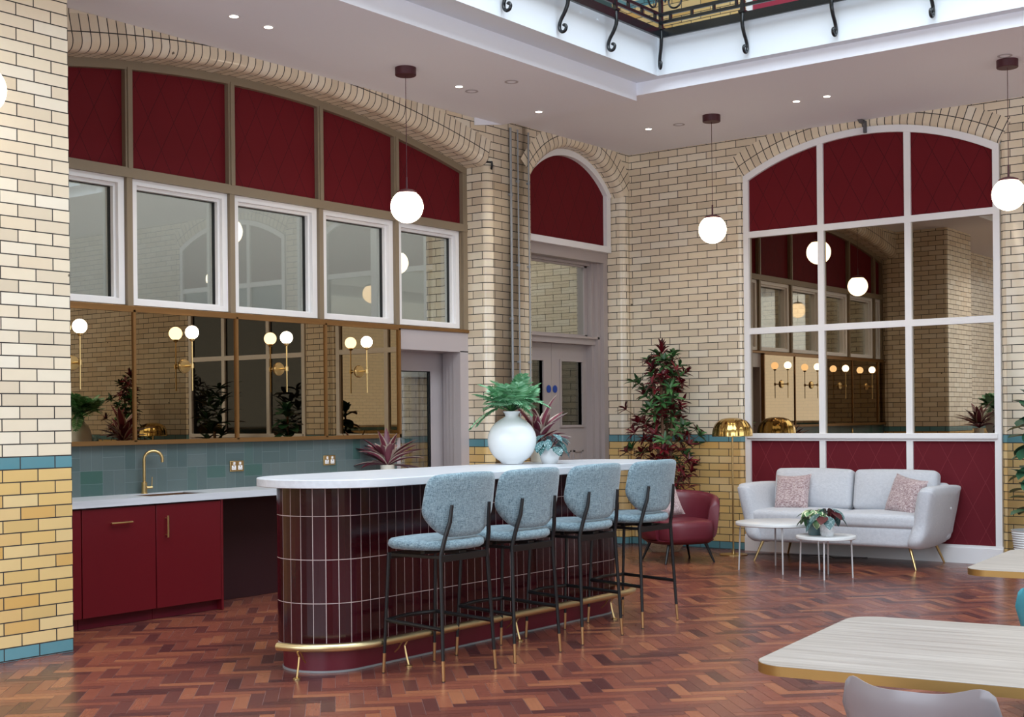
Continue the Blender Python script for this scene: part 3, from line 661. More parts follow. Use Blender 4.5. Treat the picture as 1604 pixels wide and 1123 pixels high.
for i in range(nt):
    for j in range(4):
        g = .0021; a, b = i*tw+g, (i+1)*tw-g; z0, z1 = rows[j]+g, rows[j+1]-g
        pts = [at_len(a), at_len((a+b)/2), at_len(b)]; nrm = (pts[2]-pts[0]).cross(Vector((0, 0, 1))).normalized()
        for u, v in ((0, 1), (1, 2)):
            A, B = pts[u]+nrm*.0012, pts[v]+nrm*.0012; rn = random.Random(i*7+j).random()
            mb.face([(A.x, A.y, z0), (B.x, B.y, z0), (B.x, B.y, z1), (A.x, A.y, z1)], None, 0, rn)
        A, B = pts[0], pts[2]; A2_, B2_ = A+nrm*.0012, B+nrm*.0012
        mb.face([(A.x, A.y, z0), (A2_.x, A2_.y, z0), (A2_.x, A2_.y, z1), (A.x, A.y, z1)], None, 0, rn); mb.face([(B.x, B.y, z0), (B2_.x, B2_.y, z0), (B2_.x, B2_.y, z1), (B.x, B.y, z1)], None, 0, rn)
mb.extrude(out, .152, 1.07, 1)
obj('tiled_body', mb, [itile(), simple('pale_tile_grout', srgb(196, 176, 172), .8)], root, smooth=0, wd=False)
mb = MB(); mb.extrude(stad(IX0+.03, IX1-.03, IY0+.03, IY1-.03, IR-.03, 24), .001, .155); obj('plinth', mb, BURGP, root)
mb = MB(); mb.extrude(stad(IX0+.024, IX1-.024, IY0+.024, IY1-.024, IR-.024, 24), .0005, .012); obj('plinth_trim', mb, STEEL, root)
mb = MB(); o4 = stad(5.11, 8.83, 5.07, 6.0, .46, 24)
mb.extrude(o4, 1.072, 1.12); obj('countertop', mb, TOPW, root, bevel=.004)
# foot rail
ro = .135; rp = []
a_, b_, c_, d_, rr = IX0-ro, IX1+ro, IY0-ro, IY1+ro, IR+ro
for i in range(15): t = math.radians(184+i*86/14); rp.append((a_+rr+rr*math.cos(t), c_+rr+rr*math.sin(t), .172))
for i in range(1, 12): rp.append((a_+rr+(b_-a_-2*rr)*i/12, c_, .172))
for i in range(13): t = math.radians(270+i*80/12); rp.append((b_-rr+rr*math.cos(t), c_+rr+rr*math.sin(t), .172))
mb = MB(); mb.tube(rp, .0235, 16); fr = obj('foot_rail', mb, RAILB, root)
def bracket(x, y, nx, ny):
    mb = MB(); P = lambda d, z: (x+nx*d, y+ny*d, z)
    mb.tube([P(.0, .15), P(-.02, .12), P(-.012, .08), P(.0, .04), P(.012, .004)], .006, 8)
    mb.tube([P(-.03, .150), P(-.05, .13), P(-.07, .10), P(-.10, .075)], .005, 8)
    mb.lathe([(0, 0), (.022, 0), (.022, .006), (.008, .012), (0, .012)], P(.012, .001), 14)
    obj('rail_bracket', mb, BRASS, root)
bracket(5.165, 5.45, -.94, -.35)
for x in (5.80, 6.88, 8.0): bracket(x, c_, 0, -1)
# ------------------------------------------------------------------ bar stools
def make_stool(loc, label, rz):
    r = thing('bar_stool', loc, label, 'bar stool', 'pale blue bar stools along the island', rz)
    mb = MB(); out = sup(.262, .235, 3.0, 44)
    mb.pillow(out, [(0, -.028), (.7, -.028), (.92, -.026), (.985, -.014), (1, 0), (.985, .018), (.94, .028), (.8, .034), (.4, .038), (0, .039)], lambda x, y, z: (x*(1-.05*(y/.225)*-1), y, z+.745))
    obj('seat', mb, TWEED, r, world=False, smooth=180)
    # backrest outline: wide top, tapering foot
    ctl = [(-.302, -.02), (-.300, .06), (-.294, .13), (-.268, .172), (-.20, .186), (0, .192), (.20, .186), (.268, .172), (.294, .13), (.300, .06), (.302, -.02), (.276, -.072), (.225, -.125), (.165, -.160), (.10, -.172), (-.10, -.172), (-.165, -.160), (-.225, -.125), (-.276, -.072)]
    ctl = ctl[::-1]
    out = []
    m = len(ctl)
    for i in range(m):
        p0, p1, p2, p3 = [Vector(ctl[(i+k) % m]) for k in (-1, 0, 1, 2)]
        for t in (0, .33, .66): out.append(tuple(.5*((2*p1)+(-p0+p2)*t+(2*p0-5*p1+4*p2-p3)*t*t+(-p0+3*p1-3*p2+p3)*t**3)))
    mb = MB(); yb = -.235
    mb.pillow(out, [(0, -.02), (.4, -.02), (.8, -.02), (.95, -.018), (.988, -.010), (1, 0), (.988, .011), (.95, .02), (.8, .023), (.4, .024), (0, .024)],
              lambda x, z, d: (x, yb+d+.85*x*x-.15*(z), .962+z))
    obj('backrest', mb, TWEED, r, world=False, smooth=180)
    f, b, wf, wb = .225, -.235, .222, .232
    def leg(sx, back):
        p0 = Vector((sx*(wb if back else wf), b if back else f, 0)); p1 = Vector((sx*(.205), -.20 if back else .19, .69))
        mb = MB(); q = p0.lerp(p1, .115/.69)
        if back: mb.tuber([q, p1, Vector((sx*.192, -.225, .80)), Vector((sx*.172, -.242, .88)), Vector((sx*.165, -.253, .975))], [.0105, .0125, .013, .012, .010], 10)
        else: mb.tuber([q, p1], [.0095, .0115], 10)
        lg = obj('leg', mb, BLACK, r, world=False)
        mb = MB(); mb.tuber([p0+Vector((0, 0, .004)), q], [.0085, .0105], 10); tp = obj('brass_tip', mb, COPPER, lg, world=False)
        mb = MB(); mb.lathe([(0, 0), (.009, 0), (.009, .005), (0, .005)], (p0.x, p0.y, 0), 10); obj('foot_glide', mb, BLACK, lg, world=False)
    for sx in (-1, 1): leg(sx, True); leg(sx, False)
    mb = MB()
    for y in (.185, -.195): mb.box(-.205, .205, y-.012, y+.012, .655, .694)
    for x in (-.195, .195): mb.box(x-.008, x+.008, -.195, .185, .672, .69)
    mb.box(-.03, .03, -.19, .18, .685, .708); mb.box(-.18, .18, -.06, -.03, .69, .712)
    obj('seat_frame', mb, BLACK, r, world=False, bevel=.002)
    mb = MB(); z = .285
    L0 = [(-.217, -.215, z), (-.215, .0, z), (-.213, .12, z+.0)]
    fr_ = [(-.213+.426*i/10, .19+.05*math.sin(PI*i/10), z+.03) for i in range(11)]
    for sx in (-1, 1): mb.tube([(sx*.222, -.215, z), (sx*.216, .0, z+.01), (sx*.213, .205, z+.02)], .012, 8)
    mb.tube([(-.213, .205, z+.02)]+[(x, y, zz-.01) for x, y, zz in fr_][1:-1]+[(.213, .205, z+.02)], .012, 8)
    obj('footrest', mb, BLACK, r, world=False)
    return r
st = make_stool((5.79, 4.945, 0), 'pale blue tweed bar stool nearest the camera at the near end of the island', 0)
dup(st, (6.465, 4.965, 0), label='pale blue tweed bar stool, second from the near end of the island')
dup(st, (7.215, 4.995, 0), label='pale blue tweed bar stool, third from the near end of the island')
dup(st, (7.985, 5.025, 0), label='pale blue tweed bar stool at the far end of the island beside the red armchair')
# ------------------------------------------------------------------ plants
def leaf(mb, p, d, up, L, w, curl=.3, seg=5, fold=.25, mi=0, shape=0):
    d = Vector(d).normalized(); up = Vector(up); side = d.cross(up)
    if side.length < 1e-4: side = d.cross(Vector((1, 0, 0)))
    side.normalize(); up = side.cross(d).normalized(); p = Vector(p); rows = []; uvs = []
    for i in range(seg+1):
        t = i/seg; c = p+d*L*(t-.15*curl*t*t)-up*L*curl*t*t*.6
        ww = w*(math.sin(PI*min(1, t*.96+.04))**(.8 if shape == 0 else .55))*(1 if shape == 0 else (.75+.5*t))
        if i == seg: ww = w*.03
        rows.append([c-side*ww/2+up*ww*fold, c, c+side*ww/2+up*ww*fold]); uvs.append([(t, 0), (t, .5), (t, 1)])
    mb.grid(rows, mi=mi, uvs=uvs)
def rv(a, b): return random.uniform(a, b)
def rosette(mb, p, n, L, w, tilt=(20, 70), curl=.4, mi=0, axis=(0, 0, 1), jit=.15, seg=5):
    ax = Vector(axis).normalized(); u = ax.orthogonal().normalized(); v = ax.cross(u)
    for k in range(n):
        t = 2*PI*k/n+rv(-.4, .4); e = math.radians(rv(*tilt)); d = ax*math.cos(e)+(u*math.cos(t)+v*math.sin(t))*math.sin(e)
        leaf(mb, Vector(p)+d*.004, d, ax if e > .3 else -(u*math.cos(t)+v*math.sin(t)), L*rv(1-jit*2, 1+jit), w*rv(.8, 1.15), curl, seg, mi=mi)
def tree(name, loc, label, H, seed, green=L_GREEN, red=L_RED, pot=None):
    random.seed(seed); r = thing(name, loc, label, 'plant')
    g, rd, stm = MB(), MB(), MB()
    for k in range(4):
        a = k*1.57+.4; x, y = .05*math.cos(a), .05*math.sin(a); pts = []
        for i in range(9): t = i/8; pts.append((x*(1+t*1.2)+.02*math.sin(5*t+k), y*(1+t*1.2)+.02*math.cos(4*t+k), .3+t*(H-.65)))
        stm.tube(pts, .016, 7)
    for i in range(int(96)):
        t = i/95; z = .62+(H-.72)*(t**.95); a = i*2.4+rv(-.3, .3)
        env = .37*math.sin(PI*min(1, .22+t*.70))**.8+.05
        el = rv(.05, .7); br = env*rv(.35, 1.0); base = Vector((.04*math.cos(a), .04*math.sin(a), z-.1)); tip = Vector((br*math.cos(a), br*math.sin(a), z+br*math.tan(el)*.5))
        stm.tube([base, tip], .0035, 5)
        isred = random.random() < .45 or (t < .24 and random.random() < .6); m = rd if isred else g
        n = random.randint(7, 10); ax = (tip-base).normalized()*.7+Vector((0, 0, .5))
        rosette(m, tip, n, .125, .031 if isred else .038, (25, 85), .35, axis=ax)
        mid = base.lerp(tip, .6); rosette(m, mid, 5, .12, .036, (40, 95), .4, axis=ax)
    for k in range(3): rosette(rd, (.03*k-.03, .02*k, H-.07+.02*k), 8, .13, .03, (5, 60), .2)
    obj('stems', stm, BARK, r, world=False); obj('green_foliage', g, green, r, world=False, smooth=180, wd=False); obj('red_foliage', rd, red, r, world=False, smooth=180, wd=False)
    mb = MB(); mb.lathe([(0, 0), (.14, 0), (.19, .06), (.215, .18), (.2, .30), (.185, .30), (.17, .26), (0, .26)], n=32); obj('basket_pot', mb, BASKET, r, world=False)
    mb = MB(); mb.lathe([(0, .27), (.183, .27), (.183, .262)], n=20); obj('soil', mb, SOIL, r, world=False)
    return r
t1 = tree('potted_plant', (12.39, 7.40, 0), 'tall crimson and green leaved plant in a woven pot in the brick corner', 2.2, 3)
dup(t1, (12.3, .15, 0), rz=2.0, label='tall crimson and green plant seen reflected at the left of the bronze bar mirror', scale=.98)
def monstera_leaf(mb, p, d, L, w, n=9, curl=.35):
    d = Vector(d).normalized(); up = Vector((0, 0, 1)); side = d.cross(up).normalized(); up = side.cross(d); p = Vector(p)
    spine = lambda t: p+d*L*t-up*L*curl*t*t*.7
    mb.tube([spine(i/5) for i in range(6)], .003, 5)
    for i in range(n):
        t = (i+.6)/n; c = spine(t); ll = w*math.sin(PI*(.18+.74*t))**.8
        for sg in (-1, 1):
            dd = (side*sg*1.0+d*(.35+.6*t)-up*.12).normalized(); leaf(mb, c, dd, up, ll*.62*rv(.9, 1.1), L/n*1.05, .25, 4, .1)
    leaf(mb, spine(.93), d-up*curl*.6, up, L*.16, L*.1, .2, 3)
random.seed(11)
# vase with split-leaf plant
r = thing('round_vase', (7.565, 5.76, 1.12), 'large round white moon vase with small flared neck on the island', 'vase')
mb = MB(); R_ = .176; pr = []
for i in range(0, 21):
    a = math.radians(-66+i*(136/20)); pr.append((R_*math.cos(a)*1.0, .172+R_*math.sin(a)*.97))
pr = [(0, .003), (.072, .003)]+pr[1:-1]+[(.047, .345), (.05, .362), (.062, .378), (.066, .381), (.058, .378), (.042, .36), (.0, .35)]
rings = []; n = 48
for rr_, z in pr: rings.append([(rr_*math.cos(2*PI*k/n), rr_*.62*math.sin(2*PI*k/n) if z < .33 else rr_*math.sin(2*PI*k/n)*.8, z) for k in range(n)])
mb.grid(rings, closev=True); rm = Matrix.Rotation(math.radians(-52), 4, 'Z'); mb.move(rm); obj('body', mb, CERAM, r, world=False, smooth=60)
rt_ = thing('split_leaf_foliage', (7.565, 5.76, 1.50), 'bushy bright green split leaf foliage standing in the round white vase', 'plant')
mb = MB(); st_ = MB()
VR = Vector((math.sin(YAW), -math.cos(YAW), 0)); VF = Vector((math.cos(YAW), math.sin(YAW), 0))
for k in range(56):
    a = k*2.4; e = rv(.1, 1.35); up_ = rv(-.30, 1.35); rad = Vector((math.cos(a), math.sin(a), 0)); d = rad*math.cos(e)+Vector((0, 0, math.sin(e)*.9))
    b = Vector((0, 0, 0)); s1 = b+d*rv(.04, .15)+Vector((0, 0, .03)); st_.tube([b, s1], .004, 6)
    dd = (rad*.65+Vector((0, 0, up_))); monstera_leaf(mb, s1, dd, rv(.12, .175), .15, 10, .45)
for ang, L in ((-1, .24), (-.9, .2)):
    d = VR*ang-VF*.1; s1 = VR*ang*.1+Vector((0, 0, .03)); st_.tube([(0, 0, 0), s1], .004, 6); monstera_leaf(mb, s1, d+Vector((0, 0, -.35)), L, .12, 9, .5)
obj('stems', st_, L_GREEN, rt_, world=False); obj('leaves', mb, L_FERN, rt_, world=False, smooth=180, wd=False)
def pot(r, prof, mat, soil_r=None, soil_z=None, name='pot'):
    mb = MB(); mb.lathe(prof, n=36); obj(name, mb, mat, r, world=False, smooth=50)
    if soil_r: mb = MB(); mb.lathe([(0, soil_z), (soil_r, soil_z), (soil_r, soil_z-.004)], n=24); obj('soil', mb, SOIL, r, world=False)
def cordyline(loc, label, size, n, seed, potp, potm, tilt=(10, 75), pz=.13, col=L_CORD):
    random.seed(seed); r = thing('cordyline', loc, label, 'plant'); mb = MB(); rosette(mb, (0, 0, pz), n, size, size*.21, tilt, .5, seg=7, jit=.2)
    rosette(mb, (0, 0, pz+.03), n//2, size*.8, size*.19, (5, 45), .3, seg=7)
    obj('leaves', mb, col, r, world=False, smooth=180, wd=False); pot(r, potp, potm, potp[-1][0]*0+potp[-3][0]*.92, pz-.01); return r
P1 = [(0, 0), (.052, 0), (.06, .01), (.065, .13), (.065, .135), (.058, .135), (.056, .12), (.0, .115)]
cordyline((8.0, 5.84, 1.12), 'burgundy leaved cordyline in a cream pot behind the round vase on the island', .36, 24, 5, P1, CREAMP, (5, 65))
def begonia(loc, label, size, n, seed, potp, potm, pz, mats=(L_BEG, L_BEGR), red=.2, w=.5):
    random.seed(seed); r = thing('begonia', loc, label, 'plant'); a, b, st_ = MB(), MB(), MB()
    for k in range(n):
        t = k*2.4; e = rv(.1, 1.2); rad = Vector((math.cos(t), math.sin(t), 0)); tip = Vector((0, 0, pz))+rad*size*.55*math.cos(e)+Vector((0, 0, size*.75*math.sin(e)))
        st_.tube([(0, 0, pz-.02), Vector((0, 0, pz+.02))+rad*.02, tip], .0025, 5)
        leaf(b if random.random() < red else a, tip, rad+Vector((0, 0, rv(-1.1, -.1))), (0, 0, 1), size*rv(.6, .85), size*w*rv(.8, 1.1), .35, 6, .12)
    obj('stems', st_, L_BEGR, r, world=False); obj('leaves', a, mats[0], r, world=False, smooth=180, wd=False)
    if b.f: obj('dark_leaves', b, mats[1], r, world=False, smooth=180, wd=False)
    pot(r, potp, potm, potp[-3][0]*.92, pz-.012); return r
P2 = [(0, 0), (.05, 0), (.062, .02), (.072, .055), (.07, .09), (.062, .112), (.056, .112), (.06, .095), (.0, .09)]
begonia((7.775, 5.58, 1.12), 'silver spotted begonia in a small round white pot beside the vase', .155, 20, 8, P2, CERAM, .105, red=.08)
cordyline((8.86, 8.18, .905), 'dark red and cream striped cordyline on the worktop behind the island', .40, 22, 9, P1, CREAMP, (30, 85), .12)
# ------------------------------------------------------------------ pendants
def pendant(loc, label, zc=4.434, lift=0):
    r = thing('pendant_light', loc, label, 'pendant lamp', 'opal globe pendant lamps'); z = lambda q: q-zc+lift
    mb = MB(); mb.lathe([(0, 0), (.088, 0), (.088, -.062), (.084, -.066), (0, -.066)], n=36); obj('ceiling_rose', mb, BURG, r, world=False)
    mb = MB(); mb.tube([(0, 0, -.06), (0, 0, z(3.42))], .003, 6); obj('cord', mb, BURG, r, world=False)
    mb = MB(); mb.lathe([(0, z(3.47)), (.008, z(3.47)), (.009, z(3.375)), (.05, z(3.366)), (.082, z(3.35)), (.084, z(3.338)), (0, z(3.338))], n=32); obj('cap', mb, BURG, r, world=False)
    mb = MB(); R0 = .137; c = z(3.225); pr = [(0, c-R0)]
    for i in range(1, 15): a = -PI/2+i*(PI*.80)/14; pr.append((R0*math.cos(a), c+R0*math.sin(a)))
    pr += [(.06, z(3.342)), (0, z(3.342))]; mb.lathe(pr, n=36); obj('globe', mb, GLOBE, r, world=False, smooth=60)
    return r
p0 = pendant((8.29, 7.40, 4.384), 'opal globe pendant hanging in front of the red panels over the bar', 4.384)
p1 = pendant((11.71, 6.41, 4.434), 'opal globe pendant hanging before the brick corner beside the arched screen', 4.434, .075)
dup(p1, (11.48, 3.45, 4.434), label='opal globe pendant at the right edge of the arched screen')
dup(p1, (4.03, 6.72, 4.434), label='opal globe pendant at the left edge in front of the pale brick pier')
# downlights and ceiling discs
def disc(name, loc, r_, m1, m2, label, cat, group, em=False):
    r = thing(name, loc, label, cat, group)
    mb = MB(); mb.lathe([(r_*.7, -.001), (r_, -.001), (r_, -.004), (r_*.7, -.004), (r_*.7, -.001)], n=28); obj('rim', mb, m1, r, world=False)
    mb = MB(); mb.lathe([(0, -.0015), (r_*.7, -.0015)], n=24); obj('lens', mb, m2, r, world=False); return r
ZL = ZC-.05
dl = disc('downlight', (6.43, 7.39, ZL), .046, WHITE, DOWN, 'round recessed downlight, farther left of the pair above the bar', 'ceiling light', 'recessed ceiling downlights')
for (x, y, z, lb) in ((6.77, 7.40, ZL, 'round recessed downlight, right one of the pair above the bar'), (9.06, 7.46, ZL, 'round recessed downlight just right of the bar pendant'), (10.30, 7.50, ZL, 'round recessed downlight above the brick pilaster with conduits'),
                      (11.84, 7.22, ZC, 'round recessed downlight in the ceiling corner before the double doors'), (11.70, 5.49, ZC, 'round recessed downlight, left of the two above the arched screen'), (11.70, 5.18, ZC, 'round recessed downlight, right of the two above the arched screen')):
    dup(dl, (x, y, z), label=lb)
GREYC = simple('grey_ceiling_disc', srgb(178, 172, 176), .6)
sd = disc('ceiling_sensor', (9.22, 7.0, ZL), .06, GREYC, CEIL, 'flat round grey ceiling cover near the atrium edge', 'ceiling cover', 'flat ceiling covers')
dup(sd, (9.26, 7.48, ZL), label='faint white ceiling cover beside the bar pendant downlight'); dup(sd, (11.32, 3.42, ZC), label='flat round ceiling cover just beyond the right pendant'); dup(sd, (11.86, 6.87, ZC), label='small grey ceiling cover left of the corner pendant')
# lamp light of the downlights
for i, (x, y, z) in enumerate(((6.43, 7.39, ZL), (6.77, 7.4, ZL), (9.06, 7.46, ZL), (10.3, 7.5, ZL), (11.84, 7.22, ZC), (11.7, 5.49, ZC), (11.7, 5.18, ZC))):
    l = bpy.data.lights.new('downlight_lamp', 'SPOT'); l.energy = 26; l.color = (1, .84, .66); l.spot_size = math.radians(100); l.spot_blend = .8; l.shadow_soft_size = .03
    o = bpy.data.objects.new('downlight_lamp', l); o.location = (x, y, z-.02); COL.objects.link(o)
# ------------------------------------------------------------------ conduits and small fittings on the walls
for i, (x, rr_, lb) in enumerate(((10.655, .013, 'grey steel conduit pipe on the brick pilaster, left of three'), (10.775, .008, 'thin grey steel conduit pipe on the brick pilaster, middle of three'), (10.955, .009, 'grey steel conduit pipe on the brick pilaster nearest the double doors'))):
    r = thing('conduit_pipe', (x, YF-.022, 0), lb, 'pipe', 'conduit pipes on the pilaster')
    mb = MB(); mb.tube([(0, 0, .1), (0, 0, ZC-.06)], rr_, 10); obj('pipe', mb, STEEL, r, world=False)
    for z in ([1.05, 2.02, 3.0, 3.85] if i else [1.1, 2.45, 3.7]):
        mb = MB(); mb.lathe([(rr_+.001, -.012), (rr_+.006, -.012), (rr_+.006, .012), (rr_+.001, .012)], (0, 0, z), 12); mb.box(-rr_-.008, rr_+.008, rr_*.3, .02, z-.01, z+.01); obj('clip', mb, STEEL, r, world=False)
mb = MB(); mb.tube([(10.37, 8.17, 3.99), (10.35, 8.12, 3.985), (10.355, 8.12, 3.95), (10.37, 8.14, 3.92)], .012, 6); mb.tube([(10.31, 8.16, 3.985), (10.36, 8.12, 3.985)], .010, 6)
tag(obj('wall_hook', mb, BLACK), 'small dark iron hook on the brick arch springing beside the conduits', 'hook')
mb = MB(); mb.hexa([(12.84, 5.30, 4.40), (12.90, 5.30, 4.40), (12.90, 5.35, 4.40), (12.84, 5.35, 4.40), (12.82, 5.31, 4.433), (12.90, 5.31, 4.433), (12.90, 5.36, 4.433), (12.82, 5.36, 4.433)]); mb.box(12.86, 12.90, 5.29, 5.315, 4.30, 4.42)
tag(obj('ceiling_bracket', mb, simple('dark_grey_metal', srgb(90, 88, 90), .5)), 'small dark bracket at the crown of the white arched screen', 'bracket')
# ------------------------------------------------------------------ balcony railing
r = thing('balcony_railing', (XF-.06, YFa-.06, 4.885), 'black wrought iron balcony railing around the atrium edge with scrolled feet', 'railing')
ox, oy = XF-.10, YFa-.10; mb = MB()
mb.box(3.0, ox+.015, oy-.015, oy+.015, 4.852, 4.928); mb.box(ox-.015, ox+.015, -2, oy, 4.852, 4.928); obj('bottom_rail', mb, BLACKG, r, bevel=.003)
mb = MB()
for z in (4.99, 5.06, 5.75): mb.box(3.0, ox+.01, oy-.01, oy+.01, z-.014, z+.014); mb.box(ox-.01, ox+.01, -2, oy, z-.014, z+.014)
for k in range(40):
    x = ox-.1-.22*k+.0; y = oy-.1-.22*k
    if x > 3: mb.box(x-.011, x+.011, oy-.011, oy+.011, 4.99, 5.06)
    if y > -2: mb.box(ox-.011, ox+.011, y-.011, y+.011, 4.99, 5.06)
obj('rails', mb, BLACKG, r)
for dx, dy in ((1, 0), (0, 1)):
    mb = MB(); c = Vector((ox-.14*dx, oy-.14*dy, 5.165)); pts = []
    for i in range(26): t = i/25*4.2*PI/2; q = .095*(1-.10*t/1.6); pts.append(c+Vector((dx, dy, 0))*q*math.cos(t)+Vector((0, 0, 1))*q*math.sin(t))
    mb.tube(pts, .009, 8); obj('scroll', mb, BLACKG, r)
def foot(x, y, nx, ny):
    """S-curved scrolled foot hanging from the bottom rail back to the fascia"""
    mb = MB(); P = lambda d, z: Vector((x+nx*d, y+ny*d, z))
    ctl = [(-.004, 4.935), (-.012, 4.87), (-.008, 4.81), (.02, 4.75), (.055, 4.70), (.074, 4.655), (.072, 4.615), (.048, 4.592), (.018, 4.60), (.008, 4.630), (.026, 4.648), (.042, 4.634)]
    pts = []; m = len(ctl)
    for i in range(m-1):
        p0, p1, p2, p3 = [Vector(ctl[max(0, min(m-1, i+k))]) for k in (-1, 0, 1, 2)]
        for t in (0, .33, .66): q = .5*((2*p1)+(-p0+p2)*t+(2*p0-5*p1+4*p2-p3)*t*t+(-p0+3*p1-3*p2+p3)*t**3); pts.append(P(q.x, q.y))
    mb.tube(pts, .0175, 10, r1=.012); mb.box(x-.03, x+.03, y-.03, y+.03, 4.925, 4.945); obj('scroll_foot', mb, BLACKG, r)
    mb = MB(); mb.box(x-.016, x+.016, y-.016, y+.016, 4.93, 5.78); obj('post', mb, BLACKG, r)
for x in (6.60, 7.36, 8.12, 8.86, 9.58): foot(x, oy, 0, 1)
for y in (5.33, 4.51, 3.69, 2.87): foot(ox, y, 1, 0)
foot(ox, oy, .6, .6)
# upper storey screen and door seen through the railing
mb = MB(); wall_box(mb, MY, 3.2, 6.55, -.01, .05, 4.93, 7.2); u = struct('window_4', mb, simple('upper_red_panel', srgb(150, 40, 62), .7), smooth=0)
mb = MB(); wall_box(mb, MY, 6.55, 6.62, -.03, .05, 4.93, 7.25); obj('frame', mb, WHITE, u, smooth=0)
mb = MB(); wall_box(mb, MX, 10.6, 12.55, -.02, .05, 4.93, 7.2); struct('door_3', mb, simple('upper_teal_door', srgb(50, 76, 78), .5), smooth=0)
# ------------------------------------------------------------------ lounge: floor lamp
def floor_lamp(loc, label):
    r = thing('floor_lamp', loc, label, 'floor lamp')
    mb = MB(); mb.lathe([(0, 0), (.145, 0), (.145, .008), (.02, .014), (.018, .03), (.009, .06), (0, .06)], n=36); obj('base', mb, BRASS, r, world=False)
    mb = MB(); mb.tube([(0, 0, .05), (0, 0, 1.30)], .009, 10); obj('pole', mb, BRASS, r, world=False)
    mb = MB(); n = 168; rings = []
    for i in range(19):
        t = PI/2*(1-i/18); rr_ = .206*max(0, math.cos(t))**.72; z = 1.238+.192*math.sin(t)**.85
        rings.append([((rr_-.0038*rr_/.206*math.cos(14*2*PI*k/n))*math.cos(2*PI*k/n), (rr_-.0038*rr_/.206*math.cos(14*2*PI*k/n))*math.sin(2*PI*k/n), z) for k in range(n)])
    mb.grid(rings, closev=True); mb.lathe([(.206, 1.236), (.212, 1.236), (.212, 1.242), (.206, 1.242), (.206, 1.236)], n=64); obj('dome_shade', mb, BRASSD, r, world=False, smooth=60)
    mb = MB(); mb.lathe([(.038*math.sin(PI*i/10), 1.33-.05*math.cos(PI*i/10)) for i in range(11)], n=18); obj('bulb', mb, emit('lit_bulb', (1, .72, .42, 1), 14), r, world=False)
    return r
lp = floor_lamp((12.43, 6.60, 0), 'slim brass floor lamp with ribbed dome shade between armchair and sofa')
dup(lp, (12.4, .72, 0), label='slim brass floor lamp with ribbed dome seen reflected in the bar mirror')
mb = MB(); mb.tube([(12.5, 6.50, .006), (12.62, 6.36, .006), (12.72, 6.1, .006), (12.7, 5.85, .008), (12.74, 5.7, .02), (12.66, 5.6, .006), (12.72, 5.45, .006), (12.83, 5.3, .006)], .004, 6)
tag(obj('power_cable', mb, BLACK), 'thin black cable running from the floor lamp behind the sofa', 'cable')
# ------------------------------------------------------------------ armchair
def armchair(loc, rz, label):
    r = thing('armchair', loc, label, 'armchair', rz=rz)
    # barrel shell: open at the front (-Y local)
    mb = MB(); rows = []
    n = 40
    for i in range(n+1):
        t = -1+2*i/n; a = math.radians(90+t*121); hgt = .70-.075*abs(t)**2.4
        if abs(t) > .9: hgt -= .05*((abs(t)-.9)/.1)**2
        sec = []
        for k in range(17):
            u = k/16*2*PI; cz = .23+(hgt-.23)/2; hz = (hgt-.23)/2; th = .05
            cu, su = math.cos(u), math.sin(u)
            dz = math.copysign(abs(su)**.45, su)*hz; dr = math.copysign(abs(cu)**.7, cu)*th
            zz = cz+dz; ro_ = .315+.05*((zz-.23)/.45)
            sec.append(((ro_+dr)*math.cos(a)*1.08, (ro_+dr)*math.sin(a)*1.0+.0, zz))
        rows.append(sec[:-1])
    mb.grid(rows, closev=True, cap0=True, cap1=True); obj('shell', mb, LEATH, r, world=False, smooth=75)
    mb = MB(); out = sup(.30, .33, 3.2, 44, 0, -.035)
    mb.pillow(out, [(0, .20), (.8, .20), (.95, .215), (1, .26), (1, .36), (.985, .395), (.93, .415), (.8, .425), (.4, .435), (0, .437)]); obj('seat', mb, LEATH, r, world=False, smooth=180)
    mb = MB(); mb.pillow(sup(.33, .34, 3, 40), [(0, .185), (.85, .19), (1, .225), (.9, .235), (0, .235)]); obj('base', mb, LEATH, r, world=False, smooth=60)
    for sx in (-1, 1):
        for sy in (-1, 1):
            mb = MB(); mb.tuber([(sx*.27, sy*.26, .0), (sx*.20, sy*.2, .2)], [.010, .017], 10); obj('leg', mb, BLACK, r, world=False)
    return r
AR = math.radians(-32)
armchair((11.60, 6.78, 0), AR, 'burgundy leather tub armchair with dark splayed legs against the ochre bricks')
def cushion(loc, M, size, label, name='throw_pillow', mat=CUSHF, th=.075):
    r = None; mb = MB(); n = 14; top = []; a = size/2
    for sg in (1, -1):
        rows = []
        for i in range(n+1):
            row = []
            for j in range(n+1):
                u, v = -1+2*i/n, -1+2*j/n; pin = 1-.09*(1-abs(u)**2)*abs(v)**3-.0; piv = 1-.09*(1-abs(v)**2)*abs(u)**3
                h = th*((1-u**4)*(1-v**4))**.55; row.append((a*u*piv, a*v*pin, sg*h))
            rows.append(row)
        mb.grid(rows if sg > 0 else rows[::-1])
    mb.move(M); o = obj(name, mb, mat, smooth=60); o.location = loc; return tag(o, label, 'cushion', 'pink flecked scatter cushions')
def face_dir(nrm, roll=0):
    z = Vector(nrm).normalized(); x = Vector((0, 0, 1)).cross(z).normalized(); y = z.cross(x); M = Matrix((x, y, z)).transposed().to_4x4()
    return M @ Matrix.Rotation(roll, 4, 'Z')
cushion((11.55, 6.90, .59), face_dir((-.62, -.68, .40), math.radians(12)), .34, 'pink flecked cushion leaning on the left side of the burgundy armchair')
# ------------------------------------------------------------------ sofa
r = thing('sofa', (12.42, 5.33, 0), 'pale grey two seat fabric sofa with brass legs below the arched screen', 'sofa', rz=math.radians(1.5))
